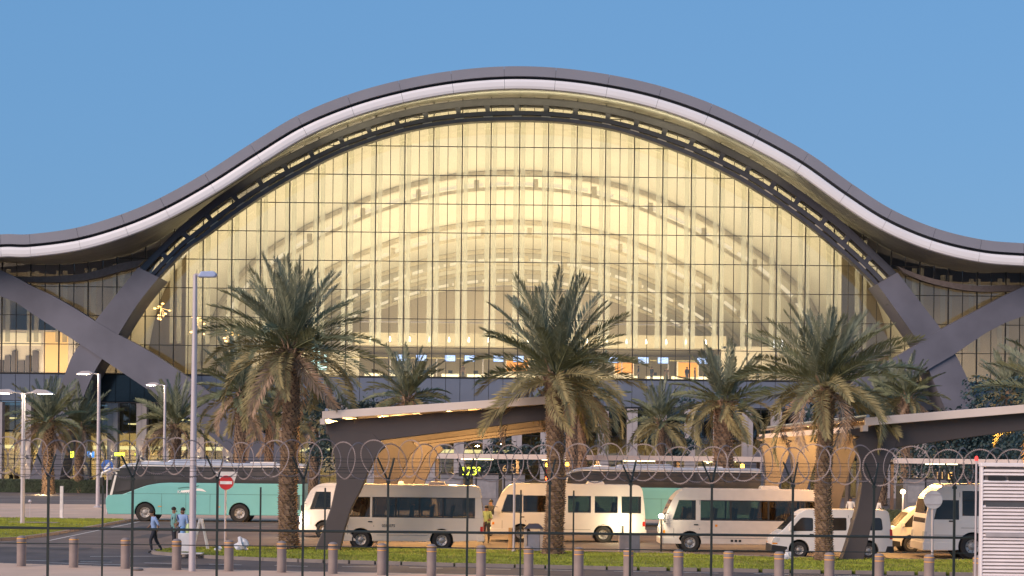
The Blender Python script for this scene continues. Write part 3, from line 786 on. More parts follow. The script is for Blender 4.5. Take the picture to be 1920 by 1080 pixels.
def shelter(side, label, ds, xos):
    D = 75.0 if side == 0 else 72.0
    base = G(612 if side == 0 else 1593, D); t = thing('bus_shelter', label, 'bus shelter', (base.x, D, .1), group='leaning-leg bus shelters')
    t.location.z = 0
    for d, xo in zip(ds, xos): frame_parts(d, xo, t, side, 0)
    y0, y1 = D-.9, ds[-1]+2
    if side == 0: a0, a1 = XZ(604,771,D-.9), XZ(1052,741,D-.9)
    else: a0, a1 = XZ(1622,783,D-.9), XZ(1990,753,D-.9)
    ox = base.x; sl_ = (a1[1]-a0[1])/(a1[0]-a0[0]); th = .32
    # fascia front, side fascia, roof deck split in bays
    b = MB(); b.prism([(a0[0]-ox,a0[1]),(a1[0]-ox,a1[1]),(a1[0]-ox,a1[1]-th),(a0[0]-ox,a0[1]-th)], -.9, -.78); b.build('fascia', M_shr, t, bevel=.015)
    b = MB(); b.prism([(a0[0]-ox-.08,a0[1]-.3),(a0[0]-ox+.12,a0[1]-.29),(a0[0]-ox+.12,a0[1]-.52),(a0[0]-ox-.08,a0[1]-.53)], -.9, y1-D); b.build('gutter', M_shr, t)
    b = MB(); b.tube([(a0[0]-ox+.15, -.7, a0[1]+.06), (a0[0]-ox+.15, y1-D, a0[1]+.06)], .07, 8); b.build('edge_rail', mat('silver', (.55,.54,.56), .3, .8), t)
    nb = max(3, int((y1-D)/4.4))
    for k in range(nb):
        q0 = -.75+(y1-D+.75)*k/nb+.02; q1 = -.75+(y1-D+.75)*(k+1)/nb-.02
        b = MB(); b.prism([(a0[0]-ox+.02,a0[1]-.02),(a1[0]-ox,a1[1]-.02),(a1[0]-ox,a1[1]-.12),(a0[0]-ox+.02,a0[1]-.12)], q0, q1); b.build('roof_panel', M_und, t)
    for k in range(7):
        x = a0[0]+.6+(a1[0]-a0[0]-1)*k/6; z = a0[1]+(x-a0[0])*sl_-.13
        b = MB(); b.box(x-ox-.06, x-ox+.06, -.6, y1-D-.1, z-.16, z-.003); b.build('purlin', M_sh, t)
    # sodium downlights under the roof
    for k, d in enumerate(ds[:-1]):
        dm = (d+ds[k+1])/2
        for fx in (.22, .62):
            x = a0[0]+(a1[0]-a0[0])*fx; z = a0[1]+(x-a0[0])*sl_-.2
            b = MB(); b.lathe([(.16,0),(.2,.04),(.2,.1)], 12, c=(x-ox, dm-D, z-.08)); lo = b.build('downlight', M_lens, t)
            lamp('shelter_lamp', (x, dm, z-.25), 2100 if k else 1400, SOD, .2)
    return t
shelter(0, 'sloping-roofed bus shelter on leaning dark legs, left of the middle palm', (75,84,93,102), (0,.85,1.15,1.35))
shelter(1, 'sloping-roofed bus shelter on leaning dark legs, at the right behind the right palm', (72,83,91,99), (0,.6,.25,0))
# lamps lighting the near legs from behind
for x, y in ((-3.6,77.6),(-1.8,79.2)): pass

# long low canopies in front of the terminal
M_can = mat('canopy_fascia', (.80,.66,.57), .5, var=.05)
def canopy(label, x0, x1, y, seed):
    t = thing('waiting_canopy', label, 'canopy', ((x0+x1)/2, y, 0), group='long flat canopies in front of the terminal'); h = (x1-x0)/2
    b = MB(); b.box(-h, h, 0, .12, 3.78, 4.12); b.build('fascia', M_can, t)
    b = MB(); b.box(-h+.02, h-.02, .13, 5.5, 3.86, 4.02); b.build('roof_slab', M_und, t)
    n = int((x1-x0)/5)
    for k in range(n+1):
        x = -h+.4+(2*h-.8)*k/n; b = MB(); b.box(x-.11, x+.11, 2.4, 2.62, 0, 3.84); b.build('post', M_sh, t)
        b = MB(); b.box(x-.06, x+.06, .2, 5.2, 3.7, 3.85); b.build('rafter', M_sh, t)
    for k in range(n):
        x = -h+.4+(2*h-.8)*(k+.5)/n; b = MB(); b.box(x-1.1, x+1.1, 1.4, 1.5, 3.72, 3.78); b.build('light_tube', emis('tube_yellow', (1,.85,.45), 5), t)
    b = MB(); b.box(-h+1, h-1, 4.0, 4.06, .1, 2.4); b.build('back_screen', mat('screen_glass', (.05,.06,.07), .15, .1), t)
    return t
YC = 125.0
canopy('long flat canopy with a pale fascia behind the coach, between the two shelters', P(806,860,YC).x, P(1442,860,YC).x, YC, 1)
canopy('long flat canopy with a pale fascia at the right edge, behind the white bus', P(1676,860,YC).x, P(2050,860,YC).x, YC, 2)
for px in (850, 960, 1120, 1300, 1720, 1840): 
    p = P(px, 870, 126.5); lamp('canopy_lamp', (p.x, 126.3, 3.5), 380, (1,.58,.22), .25)
# kiosk boxes, bay signs
M_box = mat('grey_cabinet', (.20,.20,.22), .5)
for px, wd, lab in ((847,1.5,'grey ticket cabinet under the canopy left of the yellow bay numbers'),(911,1.7,'grey ticket cabinet under the canopy right of the yellow bay numbers'),(963,1.5,'grey ticket cabinet beside the bay number 5 sign'),(1718,1.4,'grey cabinet under the canopy left of the bright ground lamp'),(1755,1.5,'grey cabinet under the canopy right of the bright ground lamp')):
    x = P(px, 900, 122).x; t = thing('ticket_cabinet', lab, 'cabinet', (x, 122, 0), group='cabinets under the flat canopies')
    b = MB(); b.box(-wd/2, wd/2, 0, .8, .12, 2.75); b.build('casing', M_box, t, bevel=.03)
    b = MB(); b.box(-wd/2+.15, wd/2-.15, -.03, -.004, 1.2, 2.3); b.build('door_panel', mat('cabinet_door', (.27,.27,.29), .4), t)
    b = MB(); b.box(-wd/2-.03, wd/2+.03, -.05, .85, 2.76, 2.84); b.build('cap', M_sh, t); b = MB(); b.box(-wd/2, wd/2, 0, .8, 0, .11); b.build('plinth', M_sh, t)
M_yel = emis('lit_yellow', (.85,1.0,.05), 4.5); M_brn = emis('dim_number', (.75,.45,.18), .55)
M_blk = mat('sign_black', (.02,.02,.022), .5)
def bay_sign(label, px, py, d, txt, m, size, wd, hh):
    p = P(px, py, d); t = thing('bay_number_sign', label, 'sign', (p.x, d, 0))
    b = MB(); b.box(-.05, .05, .06, .16, 0, p.z-hh/2); b.build('post', M_blk, t)
    b = MB(); b.box(-wd/2, wd/2, 0, .12, p.z-hh/2, p.z+hh/2); b.build('plate', M_blk, t, bevel=.02)
    text_obj(txt, size, .015, m, 'number', t, (0, -.02, p.z))
bay_sign('lit yellow bay number 12 on a dark plate', 874, 884, 118, '12', M_yel, .72, .95, .62)
bay_sign('lit yellow bay number 3 with a square arrow, beside the number 12', 893, 884, 118.02, '3\u00b2', M_yel, .72, .7, .66)
bay_sign('brown bay number 6 on a dark plate behind the gap between the buses', 946, 879, 118, '6', M_brn, .62, .55, .6)
bay_sign('brown bay number 5 to the right of the number 6', 961, 877, 118, '5', M_brn, .62, .45, .6)
bay_sign('amber bay number 11 above the white bus at the right', 1762, 892, 118, '11', M_brn, .62, .6, .55)
bay_sign('amber letter E bay sign above the white bus at the right', 1781, 893, 118, 'E', emis('amber_letter', (1,.55,.15), 1.6), .66, .5, .6)

# ------------------------------------------------------------------ vehicles
M_white = mat('white_paint', (.72,.69,.66), .32, var=.05, scale=.9, coat=.3)
M_cream = mat('cream_paint', (.66,.58,.48), .35, var=.06, scale=.9, coat=.3)
M_yell = mat('warm_white_paint', (.72,.65,.53), .35, var=.06, scale=.9, coat=.3)
M_teal = mat('teal_paint', (.185,.48,.475), .35, var=.05, scale=.7, coat=.3)
M_rub = mat('tyre', (.025,.024,.024), .85, var=.2, scale=6)
M_rim = mat('rim', (.45,.42,.39), .4, .6, var=.25, scale=8)
M_vgl = mat('vehicle_glass', (.030,.029,.028), .08, 0, var=.35, scale=1.2, spec=.5)
M_vgl2 = mat('coach_glass', (.062,.056,.054), .08, 0, var=.3, scale=.9, spec=.4)
M_trim = mat('black_trim', (.02,.02,.02), .5)
M_silv = mat('silver_paint', (.50,.53,.60), .3, .4, var=.08)
M_red = mat('red_lens', (.5,.03,.02), .25); M_amb = mat('amber_lens', (.8,.3,.03), .25)
M_head = emis('headlamp_on', (1.0,.88,.62), 28); M_headoff = mat('headlamp_off', (.6,.6,.58), .15)
M_seat = mat('bus_seat', (.14,.12,.13), .8)
def wheel_mesh(r, wd):
    a = MB(); a.lathe([(r*.60,0),(r*.66,-.01),(r*.93,-.015),(r,.04),(r,wd-.04),(r*.93,wd),(r*.5,wd)], 28, 'y', cap0=False, cap1=False)
    c = MB(); c.lathe([(r*.61,.02),(r*.58,.015),(r*.54,.05),(r*.30,.075),(r*.27,.03),(r*.16,.02),(r*.13,-.01),(.02,-.012)], 24, 'y', cap0=False)
    c.cur = 1
    for k in range(8):
        th = 2*math.pi*k/8; c.lathe([(r*.055,.0),(r*.055,.012)], 8, 'y', c=(math.cos(th)*r*.43, .055, math.sin(th)*r*.43))
    for k in range(6):
        th = 2*math.pi*(k+.5)/6; c.cur = 0; c.lathe([(r*.025,.0),(r*.025,.03)], 6, 'y', c=(math.cos(th)*r*.21, .0, math.sin(th)*r*.21))
    return a.mesh('wheel', M_rub, smooth=False), c.mesh('rim', [M_rim, M_trim])
def bisect(mb, z):
    me = mb.mesh('tmp', M_trim); bm_ = bmesh.new(); bm_.from_mesh(me); bpy.data.meshes.remove(me)
    bmesh.ops.bisect_plane(bm_, geom=bm_.verts[:]+bm_.edges[:]+bm_.faces[:], plane_co=(0,0,z), plane_no=(0,0,1))
    o = MB(); bm_.verts.index_update(); o.add([v.co.copy() for v in bm_.verts], [tuple(v.index for v in f.verts) for f in bm_.faces]); bm_.free(); return o
def clipz(poly, z0, keep_above):
    out = []; n = len(poly)
    for i in range(n):
        p, q = poly[i], poly[(i+1)%n]; ip = (p[1] >= z0) == keep_above or p[1] == z0; iq = (q[1] >= z0) == keep_above or q[1] == z0
        if ip: out.append(p)
        if ip != iq: t = (z0-p[1])/(q[1]-p[1]); out.append((p[0]+(q[0]-p[0])*t, z0))
    return out
class Veh:
    def __init__(s, name, label, cat, x, y, W, waist, k, group):
        s.t = thing(name, label, cat, (x, y, 0), group=group); s.W, s.waist, s.k = W, waist, k
    def tum(s, mb):
        for v in mb.v:
            sh = s.k*max(0, v.z-s.waist); v.y += sh if v.y < s.W/2 else -sh
    def pr(s, nm, poly, y0, y1, m, bevel=0, both=False, parent=None, cut=False):
        b = MB(); b.prism(poly, y0, y1); s.far = None
        if cut: b = bisect(b, s.waist)
        s.tum(b)
        if both:
            b2 = MB(); b2.prism(poly, s.W-y1, s.W-y0); s.tum(b2); s.far = b2.build(nm, m, both if both is not True else parent or s.t, bevel=bevel); ff = s.far
        o = b.build(nm, m, parent or s.t, bevel=bevel)
        if both: s.far = ff
        return o
    def win(s, poly, m=None, nm='window'):       # proud rounded pane with dark seal, both sides
        c = Vector((sum(p[0] for p in poly)/len(poly), sum(p[1] for p in poly)/len(poly)))
        fr = [tuple(Vector(p)+(Vector(p)-c).normalized()*.04) for p in poly]
        f = s.pr(nm, fr, -.006, .02, M_trim, both=True); ff = s.far
        s.pr('pane', poly, -.012, .02, m or M_vgl, both=ff, parent=f)
    def wheels(s, xs, r, wd=.26):
        a, c = wheel_mesh(r, wd)
        for x in xs:
            for far in (0, 1):
                wh = inst('wheel', a, s.t, (x, .02 if not far else s.W-.02, r), (0,0,0 if not far else math.pi)); inst('rim', c, wh)
            b = MB(); b.lathe([(r+.085,.012),(r+.085,s.W-.012)], 26, 'y', c=(x,0,r)); 
            # dark liner kept below the body skin
            b.build('wheel_arch', M_trim, s.t)
    def screen(s, p, q, m=None, inset=.12, nm='windscreen', th=.02):
        p, q = Vector(p), Vector(q); t = (q-p).normalized(); n_ = Vector((-t.y, t.x)); 
        if n_.x > 0: n_ = -n_
        b = MB(); b.prism([tuple(p+n_*th), tuple(q+n_*th), tuple(q-n_*.01), tuple(p-n_*.01)], inset, s.W-inset); s.tum(b); return b.build(nm, m or M_vgl, s.t)
def side_outline(front, rear, zb, wheels, r):
    """closed outline: front points (bottom to top), rear points (top to bottom), bottom edge with wheel notches"""
    pts = list(front)+list(rear)
    for x in sorted(wheels, reverse=True):
        rr = r+.09
        a0 = math.asin(max(-1, min(1, (zb-r)/rr)))
        for k in range(15):
            a = a0+(math.pi-2*a0)*k/14; pts.append((x+rr*math.cos(a), r+rr*math.sin(a)))
    return pts
def fillet(pts, i_r, n=5):
    """round selected corners: i_r = {index: radius}"""
    out = []; N = len(pts)
    for i, p in enumerate(pts):
        if i in i_r:
            p = Vector(p); a = Vector(pts[(i-1)%N]); c = Vector(pts[(i+1)%N]); rr = i_r[i]
            p0 = p+(a-p).normalized()*rr; p1 = p+(c-p).normalized()*rr
            for k in range(n+1):
                t = k/n; out.append(tuple(p0*(1-t)**2+p*2*t*(1-t)+p1*t*t))
        else: out.append(tuple(p))
    return out
def outline2(front, fi, rear, ri):
    n = len(front); q = dict(fi); q.update({n+k: v for k, v in ri.items()})
    return fillet(list(front)+list(rear), q)
def bus_small(label, x, y, L=6.99, paint=M_white, wx=(1.15,4.95), lights=False, framed=False, r=.38, tall=2.62, num=None, group='small passenger buses waiting on the forecourt', doorwin=True, winx=None):
    W = 2.03; v = Veh('minibus', label, 'minibus', x, y, W, 1.30, .075, group); H = tall
    front = [(0.10,.34),(0.0,.48),(.03,1.05),(.08,1.36),(.48,2.28),(.90,H)]; fi = {1:.1,3:.12,4:.25,5:.3}
    rear = [(L-.18,H-.02),(L-.06,1.9),(L,1.2),(L,.42)]
    ol = side_outline(outline2(front, fi, rear, {0:.28,1:.3}), [], .34, wx, r)
    za, zb = 1.36, 2.20
    lo, hi = clipz(ol, za, False), clipz(ol, zb, True)
    v.pr('body', lo, 0, W, paint, bevel=.03, cut=True); v.pr('roof', hi, 0, W, paint, bevel=.03)
    mid = clipz(clipz(ol, za, True), zb, False)
    def edge(z, front):
        best = []
        for i in range(len(mid)):
            p, q = mid[i], mid[(i+1)%len(mid)]
            if min(p[1],q[1])-1e-6 <= z <= max(p[1],q[1])+1e-6 and abs(q[1]-p[1]) > 1e-6: best.append(p[0]+(q[0]-p[0])*(z-p[1])/(q[1]-p[1]))
        return min(best) if front else max(best)
    e0, e1, r0, r1 = edge(za, True), edge(zb, True), edge(za, False), edge(zb, False); em = edge(1.8, True); rm = edge(1.8, False)
    for x_ in wx:
        b = MB(); b.lathe([(r+.087,.3),(r+.087,W-.3)], 26, 'y', c=(x_,0,r)); b.build('wheel_arch', M_trim, v.t)
    a, c = wheel_mesh(r, .24)
    for x_ in wx:
        for far in (0, 1):
            wh = inst('wheel', a, v.t, (x_, .0 if not far else W, r), (0,0,0 if not far else math.pi)); inst('rim', c, wh)
    # glazed storey: pillars, tinted panes, seats
    cabs, cabt = .46, .74
    xs = winx or [1.86, 2.95, 4.05, 5.15, 6.25, L-.35]
    v.pr('front_post', [(e0,za),(cabs,za),(cabt,zb),(e1,zb),(em,1.8)], .0, .05, paint, both=True)
    v.pr('side_post', [(1.46,za),(xs[0],za),(xs[0],zb),(1.46,zb)], .0, .05, paint, both=True)
    v.pr('rear_post', [(xs[-1],za),(r0,za),(rm,1.8),(r1,zb),(xs[-1],zb)], .0, .05, paint, both=True)
    G_ = MATS['bus_glass'] if 'bus_glass' in MATS else thin_glass('bus_glass', (.62,.60,.56), .015, 0.02, (.85,.74,.64,1))
    v.pr('window', [(cabs+.03,za),(1.455,za),(1.455,zb),(cabt+.03,zb)], .012, .02, G_, both=True)
    for z in (za-.01, zb-.03): v.pr('window_seal', [(xs[0],z),(xs[-1],z),(xs[-1],z+.04),(xs[0],z+.04)], -.006, .03, M_trim if not framed else paint, both=True)
    for n_, (q0, q1) in enumerate(zip(xs[:-1], xs[1:])):
        v.pr('window', [(q0+.01,za),(q1-.01,za),(q1-.01,zb),(q0+.01,zb)], .012, .02, G_, both=True)
        pw = .09 if framed else .035
        if n_: v.pr('window_post', [(q0-pw,za),(q0+pw,za),(q0+pw,zb),(q0-pw,zb)], -.004, .04, paint if framed else M_trim, both=True)
    b = MB(); b.prism([(r1-.06,zb),(rm-.06,1.8),(r0-.06,za),(r0-.005,za),(rm-.005,1.8),(r1-.005,zb)], .1, W-.1); v.tum(b); b.build('rear_window', M_vgl, v.t)
    sx_ = .98
    k_ = 0
    while sx_ < L-.7:
        for y_ in ((.22, W-.62) if k_ else (W-.62,)):
            b = MB(); b.prism(fillet([(sx_,za-.0),(sx_+.12,za),(sx_+.2,za+.50),(sx_+.08,za+.52)], {2:.04,3:.04}), y_, y_+.42); b.build('seat', M_seat, v.t, bevel=.02)
        sx_ += .86 if k_ else 1.25; k_ += 1
    v.screen((e0+.01,za+.02), (e1,zb-.01), MATS['bus_glass'], inset=.07, th=.004)
    v.pr('door_seam', [(.52,.55),(.535,.55),(.535,1.4),(.52,1.4)], -.004, .01, M_trim); v.pr('door_seam', [(1.62,.95),(1.635,.95),(1.635,2.2),(1.62,2.2)], -.004, .01, M_trim)
    v.pr('side_moulding', [(1.7,.80),(L-.12,.80),(L-.12,.835),(1.7,.835)], -.014, .01, paint)
    v.pr('skirt_line', [(1.75,.60),(wx[1]-.6,.60),(wx[1]-.6,.612),(1.75,.612)], -.005, .01, M_trim)
    v.pr('door_handle', [(1.38,1.14),(1.56,1.14),(1.56,1.19),(1.38,1.19)], -.03, .01, M_trim, bevel=.008)
    v.pr('roof_vent', fillet([(L*.62,H-.02),(L*.63,H+.13),(L*.73,H+.13),(L*.74,H-.02)], {1:.05,2:.05}), .5, W-.5, paint, bevel=.02)
    v.pr('front_bumper', [(-.05,.34),(.9,.34),(.9,.36),(.7,.62),(-.04,.62)], -.012, W+.012, paint, bevel=.02)
    v.pr('rear_bumper', [(L-.25,.36),(L+.06,.38),(L+.06,.62),(L-.25,.62)], -.01, W+.01, paint, bevel=.02)
    for y0 in (.08, W-.5):
        b = MB(); b.prism([(-.015,.78),(.03,.78),(.035,1.0),(-.005,1.0)], y0, y0+.42); b.build('headlight', M_head if lights else M_headoff, v.t)
    v.pr('turn_signal', [(.06,.80),(.16,.80),(.16,.92),(.07,.92)], -.012, .01, M_amb, both=True)
    for ya in (.08, W-.26):
        b = MB(); b.box(L-.01, L+.02, ya, ya+.18, .75, 1.15); b.build('tail_light', M_red, v.t)
    v.pr('tail_marker', [(L-.14,.78),(L-.01,.78),(L-.01,1.0),(L-.12,1.0)], -.01, .01, M_red)
    # mirror on an arm and wipers
    b = MB(); b.tube([(.30,-.02,1.62),(.16,-.2,1.66),(.12,-.24,1.5)], .014, 6); b.build('mirror_arm', M_trim, v.t)
    b = MB(); b.box(.07,.15,-.34,-.16,1.26,1.56); b.build('mirror', M_trim, v.t, bevel=.02)
    if num: text_obj(num, .17, .003, M_trim, 'fleet_number', v.t, (2.25, -.012, 1.0))
    if num: text_obj('\u0643\u0631\u0648\u0629' if False else 'BUS', .16, .003, M_box, 'lettering', v.t, (2.5, -.012, .46)) if False else None
    if paint.name.startswith('beige'):
        v.pr('sticker', [(2.28,1.08),(2.38,1.08),(2.38,1.18),(2.28,1.18)], -.005, .01, M_amb)
        for q in (2.95,3.12,3.29): v.pr('sill_grille', [(q,.44),(q+.11,.44),(q+.11,.54),(q,.54)], -.005, .01, M_trim)
    return v
for_l = 'small passenger buses waiting on the forecourt'
bus_small('cream minibus nearest the camera, lit orange, behind the left shelter leg', XZ(628,1000,78)[0], 78.1, L=6.25, paint=M_cream, wx=(1.08,4.5), num='050-075', winx=[1.55,2.55,3.55,4.55,5.9], tall=2.74, r=.40)
bus_small('white minibus with its headlights on, half hidden behind the tall left palm', XZ(562,1000,88.3)[0], 88.3, L=6.6, lights=True, tall=2.6)
bus_small('white minibus with white framed windows, behind the middle palm', XZ(920,1000,86.2)[0], 86.2, L=7.2, framed=True, wx=(1.4,5.25), tall=2.72, winx=[1.5,2.8,3.5,4.75,6.0,7.0])
bus_small('beige minibus with a long dark window row, right of centre between the two palms', XZ(1240,1000,78.6)[0], 78.6, L=6.9, paint=mat('beige_paint', (.60,.53,.47), .35, var=.05, coat=.3), wx=(1.22,5.2), tall=2.7, r=.40, winx=[1.66,2.95,4.55,6.1,6.6])
def van(label, x, y, paint, nm='van', L=4.7):
    W = 1.7; r = .33; v = Veh('van', label, 'van', x, y, W, 1.05, .10, 'passenger vans'); H = 1.98; wx = (1.08, 3.88)
    front = [(.10,.26),(0,.42),(.05,.86),(.38,1.08),(1.02,1.76),(1.35,H-.01)]; fi = {1:.08,2:.12,3:.12,4:.15,5:.16}
    rear = [(L-.16,H),(L-.04,1.2),(L,.8),(L,.3)]
    v.pr('body', side_outline(outline2(front, fi, rear, {0:.2,2:.15}), [], .26, wx, r), 0, W, paint, bevel=.04, cut=True)
    for x_ in wx:
        b = MB(); b.lathe([(r+.087,.3),(r+.087,W-.3)], 24, 'y', c=(x_,0,r)); b.build('wheel_arch', M_trim, v.t)
    a, c = wheel_mesh(r, .2)
    for x_ in wx:
        for far in (0, 1):
            wh = inst('wheel', a, v.t, (x_, 0 if not far else W, r), (0,0,0 if not far else math.pi)); inst('rim', c, wh)
    v.win(fillet([(.72,1.10),(1.60,1.13),(1.60,1.60),(1.18,1.60)], {0:.05,1:.06,2:.06,3:.08}))
    v.win(fillet([(1.90,1.14),(2.95,1.15),(2.95,1.63),(1.88,1.62)], {0:.06,1:.06,2:.06,3:.06}))
    v.win(fillet([(3.18,1.15),(4.42,1.17),(4.36,1.64),(3.18,1.63)], {0:.06,1:.1,2:.1,3:.06}))
    v.screen((.42,1.12), (.98,1.71), inset=.08, th=.012)
    v.pr('front_bumper', [(-.05,.24),(.62,.24),(.60,.46),(-.03,.54)], -.012, W+.012, M_trim, bevel=.02)
    v.pr('rear_bumper', [(L-.30,.26),(L+.05,.28),(L+.05,.52),(L-.22,.52)], -.01, W+.01, M_trim, bevel=.02)
    v.pr('headlight', [(.0,.62),(.26,.66),(.30,.80),(.06,.82)], -.012, .16, M_headoff, both=True)
    v.pr('turn_signal', [(.0,.56),(.2,.56),(.2,.615),(.0,.615)], -.014, .1, M_amb, both=True)
    v.pr('door_handle', [(1.50,.93),(1.66,.93),(1.66,.985),(1.50,.985)], -.025, .01, M_trim, bevel=.008)
    v.pr('door_seam', [(1.74,.4),(1.752,.4),(1.752,1.7),(1.74,1.7)], -.004, .01, M_trim); v.pr('door_seam', [(3.06,.62),(3.072,.62),(3.072,1.75),(3.06,1.75)], -.004, .01, M_trim)
    v.pr('tail_light', [(L-.12,.8),(L+.005,.8),(L-.02,1.2),(L-.12,1.2)], -.01, .1, M_red, both=True)
    b = MB(); b.box(.66,.76,-.2,-.02,1.1,1.3); b.build('mirror', paint, v.t, bevel=.03)
    return v
van('white passenger van with a black front bumper, parked behind the right palm trunk', XZ(1448,1040,74.6)[0], 74.6, M_white, L=4.85)
van('yellowish lit van showing its cab between the white van and the white bus', XZ(1662,1030,80.4)[0], 80.4, M_yell)
# large white bus at the right
def bus_right():
    W = 2.4; L = 8.6; r = .50; H = 3.05; v = Veh('city_bus', 'white bus with a tall flat side entering behind the louvred screen at the right', 'bus', XZ(1733,1000,75.4)[0], 75.4, W, 1.4, .05, None)
    front = [(.08,.36),(-.02,.6),(.06,1.6),(.24,2.5),(.80,H)]; fi = {1:.12,2:.2,3:.3,4:.3}; rear = [(L-.2,H),(L,1.5),(L,.4)]
    v.pr('body', side_outline(outline2(front, fi, rear, {0:.3}), [], .36, (1.98,6.6), r), 0, W, M_white, bevel=.05, cut=True)
    for x_ in (1.98,6.6):
        b = MB(); b.lathe([(r+.087,.3),(r+.087,W-.3)], 26, 'y', c=(x_,0,r)); b.build('wheel_arch', M_trim, v.t)
    a, c = wheel_mesh(r, .28)
    for x_ in (1.98,6.6):
        for far in (0, 1):
            wh = inst('wheel', a, v.t, (x_, 0 if not far else W, r), (0,0,0 if not far else math.pi)); inst('rim', c, wh)
    v.win([(.42,1.62),(1.38,1.62),(1.38,2.36),(.62,2.36)])
    for q in (1.58, 2.75, 3.95, 5.15, 6.35): v.win([(q,1.78),(q+1.02,1.78),(q+1.02,2.74),(q,2.74)])
    v.pr('window_rail', [(1.58,2.36),(2.6,2.36),(2.6,2.40),(1.58,2.40)], -.018, .01, M_trim)
    v.screen((.05,1.45), (.22,2.4), inset=.12, th=.012)
    for z in (.95, 1.25): v.pr('side_moulding', [(1.5 if z > 1 else .2,z),(L-.1,z),(L-.1,z+.014),(1.5 if z > 1 else .2,z+.014)], -.005, .01, M_trim)
    v.pr('door_seam', [(1.44,.5),(1.455,.5),(1.455,2.7),(1.44,2.7)], -.004, .01, M_trim)
    v.pr('door_handle', [(1.0,1.50),(1.22,1.50),(1.22,1.56),(1.0,1.56)], -.03, .01, M_trim)
    v.pr('front_bumper', [(-.06,.34),(1.3,.34),(1.3,.37),(1.1,.66),(-.05,.66)], -.012, W+.012, M_white, bevel=.02)
    v.pr('headlight', [(-.03,.8),(.1,.8),(.12,1.1),(0,1.1)], -.004, .3, M_headoff, both=True)
    b = MB(); b.tube([(.3,.0,2.5),(-.02,-.3,2.5),(-.05,-.32,2.3)], .02, 6); b.build('mirror_arm', M_trim, v.t)
    b = MB(); b.box(-.1,.0,-.42,-.22,1.95,2.35); b.build('mirror', M_trim, v.t, bevel=.03)
    v.pr('marker_light', [(1.9,H-.0),(2.0,H-.0),(2.0,H+.07),(1.9,H+.07)], .3, .42, M_amb)
bus_right()
